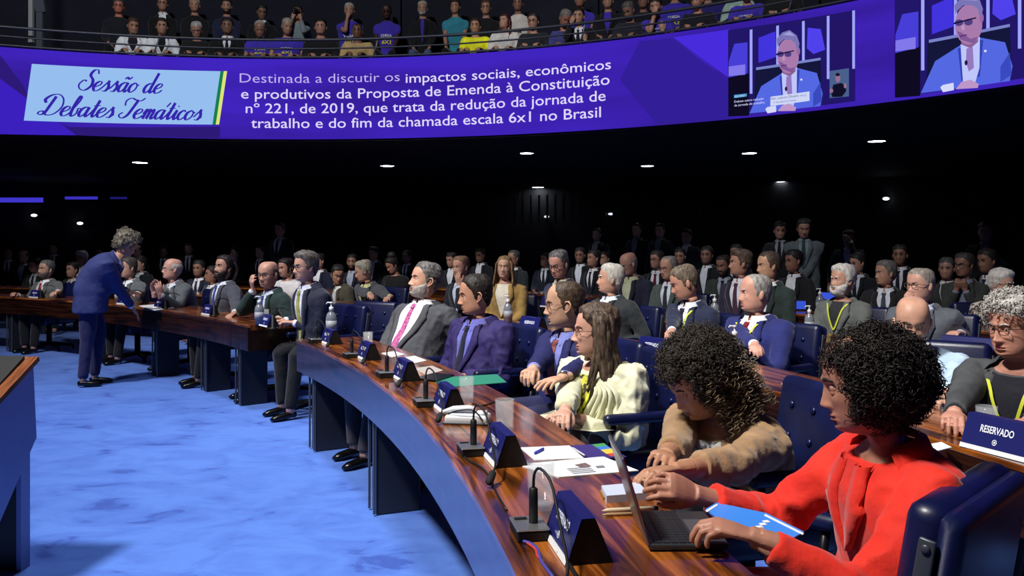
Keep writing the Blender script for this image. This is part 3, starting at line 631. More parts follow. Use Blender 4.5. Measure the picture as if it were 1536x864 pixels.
for k, (cc, pts) in enumerate((((70, 150, 90), [(888, 667), (906, 665), (911, 669), (894, 671)]), ((60, 120, 200), [(894, 671), (911, 669), (917, 673), (901, 675)]), ((214, 190, 70), [(901, 675), (917, 673), (926, 679), (910, 681)]), ((190, 70, 60), [(910, 681), (926, 679), (932, 683), (917, 685)]))):
    p = flatq('colour_patch', pts, 0.0012, plain('patch%d' % k, cc, 0.5), z=0.7525, parent=o); p.location = Vector(p.location) - c; p.location.z = 0.0022
def pen(u0, v0, u1, v1, col, label, r=0.0045, z=0.7545):
    a, b = PZ(u0, v0, z), PZ(u1, v1, z); root = empty('pen', a, 0, label, 'pen', 'pens on the desk'); d = b - a
    G().tube([Vector(), d * 0.08, d * 0.1, d * 0.9], [0.001, r * 0.8, r, r], 8).make('barrel', plain('pen_%d' % sum(col), col, 0.3), root); G().tube([d * 0.9, d], [r, r * 0.9], 8).make('cap', plain('pen_cap', (30, 34, 70), 0.4), root)
pen(801, 680, 815, 673, (60, 70, 190), 'blue pen lying on the white sheet', z=0.757)
pen(858, 671, 880, 685, (190, 190, 200), 'thin silver pen at the edge of the white sheet', 0.003, z=0.756)
pen(903, 766, 987, 762, (205, 190, 160), 'pale pencil case shaped pen, upper of two left of the laptop', 0.006, z=0.757)
pen(903, 772, 985, 769, (170, 140, 100), 'tan pencil, lower of two left of the laptop', 0.004)
o = flatq('card_box', [(902, 739), (958, 734), (972, 750), (910, 755)], 0.02, plain('box_white', (196, 204, 226), 0.5), 'small white box with tan base beyond the laptop screen', 'box'); c = o.location
p = flatq('base_tray', [(903, 745), (973, 745), (975, 756), (909, 757)], 0.008, plain('tan_tray', (140, 100, 60), 0.5), parent=o); p.location = Vector((0, 0, -0.0005)); 
o = flatq('folder', [(642, 568), (745, 562), (760, 574), (668, 582)], 0.003, plain('green_card', (44, 130, 104), 0.5), 'green folder on the front desk before the man in violet suit', 'folder')
o = flatq('tablet', [(622, 570), (652, 562), (681, 565), (655, 574)], 0.012, plain('tablet_black', (16, 16, 20), 0.25), 'black tablet lying beside the green folder', 'tablet')
flatq('paper', [(620, 553), (648, 549), (665, 556), (640, 563)], 0.002, plain('dim_paper', (178, 168, 162), 0.6), 'pale sheet on the desk before the grey suited bearded man', 'paper', 'papers on the front desk')
flatq('paper', [(572, 530), (592, 527), (607, 532), (588, 536)], 0.002, WHITE, 'small white note between the two far placards', 'paper', 'papers on the front desk')
flatq('paper', [(600, 538), (622, 534), (640, 541), (618, 546)], 0.002, WHITE, 'white note beside the tie end of the bearded man', 'paper', 'papers on the front desk')
# white device with a handset and cable
p0 = T_(702, 634); root = empty('desk_device', p0, math.radians(-8), 'white desk device with handset between third placard and glass', 'telephone')
WP = plain('white_plastic', (215, 218, 222), 0.4)
G().rbox((0, 0, 0.018), (0.17, 0.09, 0.034), 0.012, 3).make('base', WP, root)
G().rbox((0.0, 0.0, 0.006), (0.178, 0.098, 0.01), 0.004, 2).make('foot_plate', plain('device_grey', (96, 98, 104), 0.5), root)
G().tube([(-0.10, 0.01, 0.036), (-0.06, 0.01, 0.05), (0.0, 0.012, 0.054), (0.03, 0.014, 0.05)], [0.012, 0.016, 0.017, 0.012], 10, 0.7).make('handset', WP, root)
G().tube([(0.04, -0.01, 0.038), (0.075, -0.012, 0.04)], [0.02, 0.02], 10, 0.6).make('earpiece', WP, root)
G().tube(spline([(-0.08, -0.02, 0.03), (-0.04, -0.045, 0.052), (0.03, -0.05, 0.058), (0.07, -0.06, 0.02)], 12), 0.003, 5).make('cord', BLACK, root)
# laptop
h0, h1 = PZ(952, 766, 0.768), PZ(967, 816, 0.768); r0, r1 = PZ(1060, 766, 0.768), PZ(1094, 815, 0.768)
c = (h0 + h1 + r0 + r1) / 4; c.z = 0.75
root = empty('laptop', c, 0, 'open dark grey laptop seen from the side, before the woman in red', 'laptop')
LG = plain('laptop_grey', (62, 63, 68), 0.4, 0.4)
ex = ((r0 - h0) + (r1 - h1)).normalized(); ex.z = 0; ey = Vector((-ex.y, ex.x, 0)); wdt = (h1 - h0).length; dep = (r0 - h0).length
MB = Matrix(((ex.x, ey.x, 0, 0), (ex.y, ey.y, 0, 0), (0, 0, 1, 0), (0, 0, 0, 1)))
BT = lambda *a: Matrix.Translation(a)
G().rbox((0, 0, 0.010), (dep, wdt, 0.014), 0.004, 2, None).xf(MB).make('base', LG, root, False)
g = G()
for i in range(5):
    for j in range(13): g.box((-dep / 2 + 0.022 + i * 0.0185, -wdt / 2 + 0.014 + (wdt - 0.028) * j / 12, 0.0185), (0.0155, wdt / 15, 0.002))
kb = g.xf(MB).make('keyboard', plain('keys', (34, 35, 40), 0.5), root, False); kb['kind'] = 'stuff'
G().box((dep / 2 - 0.04, 0, 0.0176), (0.06, 0.10, 0.001)).xf(MB).make('touchpad', plain('touchpad', (78, 78, 84), 0.35), root, False)
g = G().rbox((0, 0, 0.10), (0.007, wdt, 0.205), 0.003, 1); g.xf(MB @ BT(-dep / 2, 0, 0.016) @ Matrix.Rotation(math.radians(-17), 4, 'Y')); g.make('lid', plain('laptop_lid', (118, 116, 122), 0.3, 0.6), root, False)
g = G().box((0.0042, 0, 0.105), (0.001, wdt - 0.014, 0.185)); g.xf(MB @ BT(-dep / 2, 0, 0.016) @ Matrix.Rotation(math.radians(-17), 4, 'Y')); g.make('screen', plain('screen_dark', (18, 18, 26), 0.2), root, False)
# bright blue folder by the laptop
o = flatq('folder', [(1058, 766), (1075, 756), (1150, 772), (1206, 800), (1185, 812), (1100, 797)], 0.004, plain('bright_blue_card', (58, 132, 226), 0.5), 'bright blue folder with white edge under the arm of the woman in red', 'folder', z=0.765); c = o.location
p = flatq('white_edge', [(1058, 766), (1075, 756), (1077, 757.5), (1061, 768)], 0.001, WHITE, z=0.77, parent=o); p.location = Vector(p.location) - c; p.location.z = 0.0042
p = flatq('white_edge', [(1148, 771), (1206, 800), (1204, 802), (1146, 773)], 0.001, WHITE, z=0.77, parent=o); p.location = Vector(p.location) - c; p.location.z = 0.0042
for k in range(3):
    p = flatq('white_mark', [(1133 + 5 * k, 789 - 4 * k), (1141 + 5 * k, 788 - 4 * k), (1146 + 5 * k, 791 - 4 * k), (1137 + 5 * k, 792 - 4 * k)], 0.001, WHITE, z=0.77, parent=o); p.location = Vector(p.location) - c; p.location.z = 0.0042
# coloured cables and cord on the front desk edge
for col, pts, lb, r in (((70, 66, 150), [(785, 812), (795, 815), (805, 822), (809, 832), (812, 842), (822, 856), (830, 866)], 'violet cable hanging over the front desk edge by the nearest microphone', 0.004), ((190, 60, 50), [(790, 814), (803, 824), (806, 834), (815, 843)], 'short red cable by the nearest microphone', 0.003), ((16, 16, 18), [(838, 828), (848, 838), (856, 850), (866, 866), (880, 890)], 'black cable running from the nearest placard towards the camera', 0.005),
                        ((20, 20, 22), [(695, 684), (705, 692), (720, 700), (732, 712), (745, 740), (760, 765)], 'black cable along the desk edge from the second microphone', 0.0035), ((20, 20, 22), [(708, 605), (725, 608), (745, 602), (765, 600)], 'thin black cable on the desk near the man in navy suit', 0.003)):
    P_ = [PZ(u, v, 0.75 + r) for u, v in pts]; c = P_[0].copy(); tag(G().tube(spline([p - c for p in P_], 16), r, 6).make('cable', plain('cable_%d' % sum(col), col, 0.5), None, True, c), lb, 'cable', 'cables on the front desk')
# pump bottles
for u, v, k, lb in ((389, 487, 1.12, 'large pump bottle on the corner of the left desk'), (497, 497, 1.15, 'large pump bottle behind the farthest placard')):
    bottle(PZ(u, v, 0.75) if u < 400 else PZ(u, 503, 0.75), lb, k)
for u, R, k, lb in ((762, 15.72, 1.1, 'pump bottle on the second desk beside the empty chair'), (845, 17.3, 1.0, 'pump bottle on the third desk left of the white haired man'), (1072, 17.3, 1.15, 'pump bottle between the two middle men in profile'), (1102, 15.72, 1.05, 'pump bottle left of the bald man in the blue suit'), (1214, 17.35, 1.0, 'pump bottle right of the man in the blue suit'), (1230, 19.0, 1.15, 'pump bottle beside the glowing blue monitor'), (176, 13.98, 0.9, 'small bottle behind the hip of the standing man')):
    d = on_ring(u, R); p = at(u, 0, d); bottle((p.x, p.y, 0.75), lb, k)
# glowing small monitors, papers on the back desks
for u, R, lb in ((1196, 19.1, 'small glowing blue monitor, left one behind the blue suited man'), (1243, 20.75, 'small glowing blue monitor, right one near the white bearded man')):
    d = on_ring(u, R); p = at(u, 0, d); t = math.atan2(-p.y, -p.x); root = empty('monitor', (p.x, p.y, 0.75), t, lb, 'monitor', 'small glowing monitors')
    g = G().rbox((0, 0, 0.0), (0.012, 0.19, 0.11), 0.004, 1); g.xf(Matrix.Translation((0, 0, 0.06))); g.make('case', BLACK, root, False); G().box((0.008, 0, 0.06), (0.002, 0.17, 0.085)).make('display', emis('monitor_glow', (60, 90, 220), 0.9), root, False)
for (cs, zz, lb) in (([(590, 462), (628, 459), (642, 466), (600, 470)], 0.75, 'white notes under the pen of the grey haired writing man'), ([(1172, 576), (1222, 572), (1240, 580), (1185, 584)], 0.75, 'white paper with purple print on the second desk'), ([(995, 517), (1000, 492), (1018, 490), (1012, 515)], 0.75, 'white papers held up before the man in navy suit with lanyard'), ([(50, 441), (70, 438), (92, 441), (72, 444)], 0.75, 'small white papers at far left on the desk'), ([(208, 459), (240, 456), (262, 462), (232, 466)], 0.75, 'white papers beside the hand of the standing man'), ([(1010, 455), (1030, 452), (1040, 458), (1018, 461)], 0.75, 'white papers before the man in green grey suit'), ([(1390, 668), (1412, 664), (1428, 672), (1404, 678)], 0.75, 'white note beside the head of the woman in red')):
    flatq('paper', cs, 0.003, WHITE, lb, 'paper', 'papers on the rear desks', z=zz)
tumbler(PZ(1480, 655, 0.75), 'drinking glass behind the large placard at the right edge', 0.036, 0.11, 0.3)
# ------------------------------------------------------------------ hands: right hand, wrist at 0, fingers +X, back of the hand +Z, thumb +Y
def hand_geo(curl, spread, thumb, fore, voxel):
    g = G(); c1, c2, c3 = [math.radians(x) for x in curl]
    g.tube([(-fore, 0, 0), (-fore * .5, 0, 0), (-0.01, 0, 0), (0.012, 0, 0)], [0.036 if fore > .1 else 0.0285, 0.032 if fore > .1 else 0.028, 0.027, 0.028], 14, 0.8)
    g.tube([(-0.005, 0, 0), (0.02, 0, 0.002), (0.05, -0.001, 0.003), (0.08, -0.002, 0.002), (0.094, -0.002, -0.001)], [0.026, 0.033, 0.038, 0.040, 0.034], 14, 0.36, up=(0, 0, 1))
    g.ball((0.04, 0.024, -0.006), (0.032, 0.016, 0.013), 10, 7)
    for k, (y, L, r, ox) in enumerate(((0.029, 0.073, 0.0088, 0.086), (0.0095, 0.081, 0.009, 0.09), (-0.011, 0.075, 0.0085, 0.086), (-0.030, 0.058, 0.0076, 0.078))):
        az = math.radians(spread * (1.5 - k) * 1.0); j = 1 + 0.12 * (k - 1); a = c1 * j; p = Vector((ox - 0.012, y, 0.002)); P_ = [p.copy()]; dirx = Vector((math.cos(az), math.sin(az), 0))
        for Ls, cc in ((0.012, 0), (L * 0.5, a), (L * 0.29, a + c2 * j), (L * 0.21, a + c2 * j + c3 * j)):
            d = dirx * math.cos(cc) + Vector((0, 0, -math.sin(cc)))
            P_ += [p + d * Ls * 0.5, p + d * Ls]; p = p + d * Ls
        g.tube(P_, [r * 1.06, r * 1.08, r * 1.1, r * 1.0, r * 1.04, r * .94, r * .95, r * 0.85, r * 0.62], 10)
    p = Vector((0.018, 0.022, -0.004)); P_ = [p.copy()]
    for Ls, d in zip((0.04, 0.033, 0.026), thumb): d = Vector(d).normalized(); P_ += [p + d * Ls * .5, p + d * Ls]; p = p + d * Ls
    g.tube(P_, [0.014, 0.0145, 0.012, 0.0112, 0.0115, 0.0105, 0.007], 10)
    o = g.make('hand', None); mods(o, voxel, 3); return bake(o)
HANDS = {}
HSPEC = {'flat': ((14, 16, 10), 5, ((.75, .6, -.1), (.9, .4, -.1), (.95, .25, -.1)), 0.05), 'curl': ((32, 38, 22), 3, ((.8, .45, -.4), (.9, .1, -.45), (.9, -.1, -.4)), 0.05),
         'reach': ((24, 42, 20), 4, ((.85, .35, -.45), (.95, .05, -.35), (.98, .0, -.15)), 0.16), 'fist': ((62, 78, 45), 1, ((.8, .3, -.55), (.7, -.4, -.55), (.3, -.8, -.4)), 0.05)}
def hand(kind, det):
    k = (kind, det)
    if k not in HANDS: c, s_, t, f_ = HSPEC[kind]; HANDS[k] = hand_geo(c, s_, t, f_, (0.011, 0.0065, 0.0034)[det])
    return HANDS[k]

# ------------------------------------------------------------------ heads
HT = np.array([(.124, .001, .001, .001), (.121, .026, .054, .035), (.110, .054, .082, .056), (.091, .075, .099, .069), (.065, .088, .107, .0765), (.035, .093, .109, .079), (.010, .0895, .106, .0785), (-.015, .087, .100, .0765), (-.035, .087, .093, .0735),
               (-.055, .087, .084, .070), (-.072, .086, .074, .0665), (-.088, .084, .066, .061), (-.102, .080, .060, .054), (-.113, .068, .058, .046), (-.119, .044, .058, .046), (-.125, .022, .060, .050), (-.140, .013, .062, .053)])
GA = lambda x, s: np.exp(-(x / s) ** 2)
HCACHE = {}
def head_grid(det, wid=1.0, jaw=1.0, nose=1.0, chin=1.0):
    key = (det, wid, jaw, nose, chin)
    if key in HCACHE: return HCACHE[key]
    na, nr = ((16, 16), (32, 36), (64, 84))[det]
    t = -PI + 2 * PI * np.arange(na) / na; a = t - 0.38 * np.sin(t); n = len(HT)
    # row parameters, denser over the face
    p = (n - 1) * np.linspace(0, 1, nr); rows = np.array([cr(HT, n, x) for x in p]); rows = np.maximum(rows, [[-1, .0008, .0008, .0008]])
    z = rows[:, 0:1]; ca = np.cos(a)[None]; sa = np.sin(a)[None]
    jf = 1 + (jaw - 1) * np.clip((-z - .02) / .08, 0, 1) * (z > -.118)
    ex = 2.25; den = (np.abs(ca) ** ex + np.abs(sa) ** ex) ** (-1 / ex)
    fr = np.where(ca > 0, rows[:, 1:2], rows[:, 2:3]); X = fr * ca * den; Y = rows[:, 3:4] * sa * den * wid * jf; Z = z + 0 * X
    front = np.clip(ca * 1.6, 0, 1); F_ = np.zeros_like(X); y = Y
    ridge = np.interp(Z, [-.062, -.054, -.047, -.040, -.02, .004, .014, .03], [0, .003, .026, .0275, .0175, .009, .006, 0])
    wn = np.interp(Z, [-.055, -.042, -.03, -.01, .02], [.0165, .0135, .010, .0085, .012])
    F_ += ridge * GA(y, wn) * nose + 0.007 * (GA(y - .0135, .006) + GA(y + .0135, .006)) * GA(Z + .046, .007) * nose
    F_ -= .0125 * (GA(y - .032, .0165) + GA(y + .032, .0165)) * GA(Z - .0, .012)
    F_ -= .004 * (GA(y - .012, .008) + GA(y + .012, .008)) * GA(Z - .002, .012)
    F_ += .0055 * GA(Z - .022, .008) * np.clip(1 - np.abs(y) / .06, 0, 1) + .005 * (GA(y - .045, .018) + GA(y + .045, .018)) * GA(Z + .028, .016)
    F_ += .0065 * GA(y, .021) * GA(Z + .0685, .0042) + .0068 * GA(y, .019) * GA(Z + .0805, .0048) - .004 * GA(y, .024) * GA(Z + .0745, .0022) - .0045 * GA(y, .02) * GA(Z + .090, .005)
    F_ += .0065 * GA(y, .017) * GA(Z + .104, .010) * chin - .003 * GA(np.abs(y) - .028, .006) * GA(Z + .058, .016) + .003 * GA(y, .012) * GA(Z + .060, .005)
    X = X + F_ * front
    X = X - .004 * GA(np.abs(Y) - .066 * wid, .02) * GA(Z - .03, .02) * (ca > .2)
    P_ = np.stack([X, Y, Z], -1)
    # outward normals
    du = np.roll(P_, -1, 1) - np.roll(P_, 1, 1); dv = np.gradient(P_, axis=0); N_ = np.cross(du, dv); N_ = -N_ / (np.linalg.norm(N_, axis=-1, keepdims=True) + 1e-9)
    if (N_[nr // 2, na // 2] * P_[nr // 2, na // 2]).sum() < 0: N_ = -N_
    N_[:2] = (0, 0, 1)
    HCACHE[key] = (P_, N_, np.broadcast_to(a[None], X.shape)); return HCACHE[key]
def shell(P_, N_, th, M):
    nr, na, _ = P_.shape; Q = P_ + N_ * (th[..., None]) - N_ * 0.003 * (th[..., None] <= 0.0005)
    g = G(); keep = th > 0.0006; idx = -np.ones((nr, na), int); fs = []
    for i in range(nr - 1):
        for j in range(na):
            k = (j + 1) % na
            if keep[i, j] or keep[i, k] or keep[i + 1, j] or keep[i + 1, k]: fs.append(((i, j), (i, k), (i + 1, k), (i + 1, j)))
    V = []; F2 = []
    for f in fs:
        q = []
        for (i, j) in f:
            if idx[i, j] < 0: idx[i, j] = len(V); V.append(M @ Vector(Q[i, j]))
            q.append(int(idx[i, j]))
        F2.append(tuple(q))
    g.add(V, F2); return g
def sstep(x, a, b): t = np.clip((x - a) / (b - a), 0, 1); return t * t * (3 - 2 * t)
def npnoise(P_, f, seed=0.0):
    x, y, z = P_[..., 0] * f + seed, P_[..., 1] * f + seed * 1.7, P_[..., 2] * f - seed
    return (np.sin(x + 1.3 * np.sin(y * 1.1 + seed)) + np.sin(y * 1.2 + 1.1 * np.sin(z * .9 + 2)) + np.sin(z * 1.1 + 1.2 * np.sin(x * 1.3 + 1))) / 3
def hair_th(P_, A, st, seed):
    a = np.abs(A); Z = P_[..., 2]; X = P_[..., 0]
    hl = st.get('hl', .074) + .006; tp = st.get('th', .013) * .8; top = st.get('top', .018) * .78; temple = st.get('temple', hl - .012)
    zh = np.interp(a, [0, .5, .95, 1.2, 1.42, 1.55, 1.75, 2.1, 2.6, PI], [hl, hl, temple, .03, st.get('burn', -.03), st.get('burn', -.03) + .01, .012, -.045, -.075, -.088])
    m = sstep(Z + .006 * npnoise(P_, 180, seed), zh - .004, zh + .024)
    th = m * (tp + (top - tp) * sstep(Z, .05, .11)) * (1 + .3 * npnoise(P_, 85, seed) + .28 * npnoise(P_, 210, seed + 3))
    if st.get('bald'):
        b = st['bald']; th = th * (1 - sstep(Z, .070 - .02 * b, .085 - .02 * b)) * sstep(a, 1.15, 1.45)
    if st.get('recede'): th = th * (1 - (1 - sstep(X * -1, -.06, .0)) * sstep(Z, .05, .06) * st['recede'])
    if st.get('quiff'): th = th + st['quiff'] * m * GA(X - .06, .05) * sstep(Z, .05, .1)
    return np.maximum(th, 0)
def curls(g, centers, dirs, r, L, turns, tr, rng, seg=14):
    for c, d in zip(centers, dirs):
        d = d / (np.linalg.norm(d) + 1e-9); ref = rng.normal(size=3); x = np.cross(d, ref); x /= np.linalg.norm(x) + 1e-9; y = np.cross(d, x); ph = rng.random() * 6.28; rr = r * (0.7 + 0.6 * rng.random()); LL = L * (.6 + .8 * rng.random())
        pts = [c + d * LL * (i / seg) + (x * math.cos(ph + turns * 6.28 * i / seg) + y * math.sin(ph + turns * 6.28 * i / seg)) * rr for i in range(seg + 1)]
        rings = []
        for i, p in enumerate(pts):
            t = pts[min(i + 1, seg)] - pts[max(i - 1, 0)]; t /= np.linalg.norm(t) + 1e-9; u_ = np.cross(t, d); u_ /= np.linalg.norm(u_) + 1e-9; w_ = np.cross(t, u_)
            rings.append([p + (u_ * math.cos(k * 2.094) + w_ * math.sin(k * 2.094)) * tr for k in range(3)])
        g.grid(rings, True)

# ------------------------------------------------------------------ the figure
TW = np.array([(0, .175, .125), (.12, .178, .135), (.3, .165, .125), (.48, .172, .128), (.64, .188, .130), (.76, .196, .122), (.84, .194, .110), (.89, .176, .096), (.93, .136, .084), (.965, .088, .072), (1.0, .062, .062)])
class Fig: pass
def person(label, pos, yaw, head=(0, 0, 0), lean=0.06, side=0.0, det=1, zf=0.0, stand=False, build=1.0, belly=0.0, hs=1.0, wid=1.0, jaw=1.0, nose=1.0,
           skin_c=(196, 150, 124), hair=None, hair_c=(30, 24, 20), hair_c2=None, beard=None, brow_c=None, glasses=None, lids=0.5,
           jacket=(34, 38, 54), shirt=(214, 216, 222), tie=None, tie2=None, lanyard=None, style='suit', hands=(None, None), hk=('curl', 'curl'), hdir=(None, None), hup=(None, None),
           sleeve=1.0, vdepth=.3, vwide=.062, trousers=(12, 13, 19), legs=None, print_=None, group=None, cuff=True, elbow=(None, None), collar=True, lapel=True, pin=False, foldA=None, extra=None, skirt=0.05, fa=None, kf=1.0, bodyA=None):
    """pos: world position of the head centre; yaw: world heading in degrees the chest faces"""
    phi = math.degrees(math.atan2(pos[1], pos[0]))
    if fa is not None: head = ((phi + 180 - fa - yaw + 180) % 360 - 180, head[1], head[2])
    if abs(head[0]) > 75: head = (math.copysign(75, head[0]), head[1], head[2])
    R = Fig(); yr = math.radians(yaw); fw = Vector((math.cos(yr), math.sin(yr), 0)); lf = Vector((-fw.y, fw.x, 0))
    base = Vector(pos) - fw * lean - lf * side; root = empty('person', (base.x, base.y, zf), yr, label, 'person', group); R.root = root
    W2L = (Matrix.Translation((base.x, base.y, zf)) @ Matrix.Rotation(yr, 4, 'Z')).inverted(); R.W2L = W2L
    Hc = W2L @ Vector(pos); SK = skin(skin_c)
    MH = Matrix.Translation(Hc) @ Matrix.Rotation(math.radians(head[0]), 4, 'Z') @ Matrix.Rotation(math.radians(-head[1]), 4, 'Y') @ Matrix.Rotation(math.radians(head[2]), 4, 'X') @ Matrix.Diagonal((hs, hs, hs, 1)); R.MH = MH
    hd = MH.to_3x3() @ Vector((0, 0, -1))
    nb = Hc + hd * 0.095 + Vector((-0.032, 0, -0.062)) * hs
    pz = (0.93 if stand else 0.52); pel = Vector((0, 0, pz)); vec = nb - pel
    bow = Vector((-0.035, 0, 0)) if not stand else Vector((-0.02, 0, 0))
    def ctr(t):
        if t < 0: return pel + Vector((0, 0, vec.length * t))
        if stand: return pel * (1 - t) ** 2 + (pel + Vector((0, 0, vec.z * .62))) * (2 * t * (1 - t)) + nb * t * t
        return pel + vec * t + bow * (4 * t * (1 - t)) * 0.8
    def frame(t):
        tg = (ctr(min(t + .03, 1)) - ctr(max(t - .03, -1))).normalized(); yv = Vector((0, 1, 0)); xv = yv.cross(tg).normalized(); yv = tg.cross(xv); return xv, yv, tg
    tmax = len(TW) - 1
    def dims(t, off):
        w_ = np.interp(t, TW[:, 0], TW[:, 1]) * build; d_ = np.interp(t, TW[:, 0], TW[:, 2]) * (0.5 + 0.5 * build)
        fb = d_ + belly * math.exp(-((t - .28) / .28) ** 2)
        if t < 0: w_ *= 1 - t * .15; d_ *= 1 - t * .3; fb *= 1 - t * .2
        return w_ + off, d_ + off, fb + off
    def S(t, a, off=0.0, flat=2.5):
        w_, db, df = dims(t, off); c = ctr(t); xv, yv, tg = frame(min(t, .9) if t > .9 else t)
        ca, sa = math.cos(a), math.sin(a); den = (abs(ca) ** flat + abs(sa) ** flat) ** (-1 / flat)
        return c + xv * ((df if ca > 0 else db) * ca * den) + yv * (w_ * sa * den)
    R.S = S
    def Sy(t, y, off):
        w_ = dims(t, 0)[0]; s_ = max(-.97, min(.97, y / w_)); return S(t, math.asin(s_ * 0.93), off)
    JO = 0.012
    # ---- head and trunk of the body
    P_, N_, A = head_grid(det, wid, jaw, nose); nr, na, _ = P_.shape; R.P, R.N, R.A = P_, N_, A
    rows = [[MH @ Vector(p) for p in r] for r in P_]; last = rows[-1]; ang = A[0]
    nbr = [S(1.0, x, 0.0) for x in ang]; nn = (2, 3, 5)[det]
    for i in range(1, nn + 1): f = i / (nn + 1); rows.append([last[j].lerp(nbr[j], f) for j in range(na)])
    rows.append(nbr)
    for t in ((.93, .84, .55, .2, 0.0) if det else (.9, .5, 0.0)): rows.append([S(t, x, -0.018) for x in ang])
    g = G().grid(rows, True, False, True)
    # ears
    for s_ in (-1, 1):
        Me = MH @ Matrix.Translation((-0.006, s_ * 0.079 * wid, -0.008)) @ Matrix.Rotation(math.radians(-s_ * 18), 4, 'Z') @ Matrix.Rotation(math.radians(-8), 4, 'Y')
        if det == 2:
            e = G().ball((0, s_ * .002, 0), (0.013, 0.005, 0.026), 10, 8); e.tube([(0.016, s_ * .002, 0.010), (0.010, s_ * .008, 0.027), (-0.006, s_ * .011, 0.031), (-0.019, s_ * .013, 0.018), (-0.019, s_ * .012, -0.002), (-0.008, s_ * .007, -0.020), (0.003, s_ * .003, -0.031), (0.009, s_ * .001, -0.024)], [.003, .0045, .005, .005, .0045, .004, .006, .003], 7)
        else: e = G().ball((-0.003, s_ * .004, 0), (0.017, 0.008, 0.031), 8 if det else 6, 6 if det else 4)
        e.xf(Me); g.add(e.v, e.f)
    # eyelids
    if det:
        for s_ in (-1, 1):
            for dz, r_ in ((0.0115 - 0.0095 * lids, .0138), (-0.0125 + 0.0020 * lids, .0136)):
                e = G().ball((0.0705, s_ * 0.032, dz), r_, 10, 8); e.xf(MH); g.add(e.v, e.f)
    # ---- arms
    sh = [];
    for s_ in (1, -1):                                       # left, right
        xv, yv, tg = frame(.8); sh.append(ctr(.835) + yv * (s_ * .172 * build) - xv * 0.005)
    JG = G(); arms = []; tors = []
    ts = [-skirt - .04, -skirt] + list(np.linspace(0, .975, 16 if det else 10)); m_ = 28 if det else 18
    JG.grid([[S(t, 2 * PI * k / m_, JO) for k in range(m_)] for t in reversed(ts)], True, True, True)
    for si, s_ in enumerate((1, -1)):
        hspec = hands[si]; Sh = sh[si]
        if hspec is None: Wt = Vector((.27, s_ * .13, pz + .115)) if not stand else Vector((.06, s_ * .27 * build, pz - .09))
        elif isinstance(hspec, Vector): Wt = W2L @ hspec
        else: Wt = Vector(hspec)
        k_ = hs if det < 2 else 1.0; L1, L2 = .285 * k_, .255 * k_; D = Wt - Sh; dist = D.length
        if dist > (L1 + L2) * .995:
            f = dist / ((L1 + L2) * .995); 
            if f > 1.12: Wt = Sh + D / f * 1.12; D = Wt - Sh; dist = D.length; f = 1.12
            L1 *= f; L2 *= f
        pole = Vector(elbow[si]) if elbow[si] else Vector((-.25, s_ * .45, -1)); dn = D.normalized(); pole = (pole - dn * pole.dot(dn)).normalized()
        x = (L1 * L1 - L2 * L2 + dist * dist) / (2 * dist); h_ = math.sqrt(max(L1 * L1 - x * x, 0)); El = Sh + dn * x + pole * h_
        R.el = El; fd = (Wt - El).normalized(); ud = (El - Sh).normalized()
        inn = ctr(.84) + frame(.8)[1] * (s_ * .09 * build)
        upr = [.062, .070, .067, .060, .056, .053]; 
        armp = [inn, Sh, Sh + ud * (L1 * .3), Sh + ud * (L1 * .65), El - ud * .02 + fd * .0, El + fd * .03, El + fd * (L2 * .45), Wt - fd * .035]
        armr = [.060, .071, .068, .059, .054, .052, .047, .039]
        slv = sleeve[si] if isinstance(sleeve, tuple) else sleeve
        if slv < 1.0:                                     # rolled or short sleeve
            if slv < .5: e1 = Sh + ud * (L1 * (slv + .35)); SP = [inn, Sh, Sh + ud * (L1 * .3), e1]; SRr = [.058, .066, .066, .064]
            else: e1 = El + fd * (L2 * (slv - .5) * 2); SP = armp[:6] + [e1]; SRr = armr[:6] + [.046]
            JG.tube(spline(SP, 12), list(np.interp(np.linspace(0, 1, 12), np.linspace(0, 1, len(SRr)), SRr)), 14)
            we = Wt - fd * (.13 if hk[si] == 'reach' else .03); ap = spline([Sh, Sh + ud * (L1 * .5), El, El + fd * (L2 * .3), we], 12); g.tube(ap, list(np.interp(np.linspace(0, 1, 12), [0, .25, .5, .7, 1], [.046, .044, .038, .037, .0345 if hk[si] == 'reach' else .0285])), 12)
        else:
            n_ = 14 if det else 9; SP = spline(armp, n_); SRr = np.interp(np.linspace(0, 1, n_), np.linspace(0, 1, 8), armr) * (0.6 + 0.4 * build); JG.tube(SP, list(SRr), 16 if det else 10)
            g.tube([Sh, El, Wt], [.04, .034, .025], 8)
        arms.append((Sh, El, Wt, fd))
        # hand
        fx = Vector(hdir[si]).normalized() if hdir[si] is not None else (fd if hk[si] == 'reach' else (fd * .8 + Vector((.5, -s_ * .25, -.1))).normalized())
        up = Vector(hup[si]).normalized() if hup[si] is not None else Vector((0.1, 0, 1)); zv = (up - fx * up.dot(fx)).normalized(); yv2 = zv.cross(fx)
        V, Fc = hand(hk[si], det if (hspec is not None or det == 0) else min(det, 1)); V = V * np.array([1, (-1 if s_ > 0 else 1), 1]) * hs
        Mh = Matrix(((fx.x, yv2.x, zv.x, Wt.x), (fx.y, yv2.y, zv.y, Wt.y), (fx.z, yv2.z, zv.z, Wt.z), (0, 0, 0, 1)))
        # the right hand proto has its thumb at +Y = zv x fx = the person's left: true for the right hand; mirrored for the left
        g.add([Mh @ Vector(p) for p in V], [tuple(reversed(f)) for f in Fc] if s_ > 0 else Fc)
    R.arms = arms
    # ---- legs
    lg_ = legs if legs is not None else ((0.0 if stand else 1.0))
    TG = G(); shoes = []
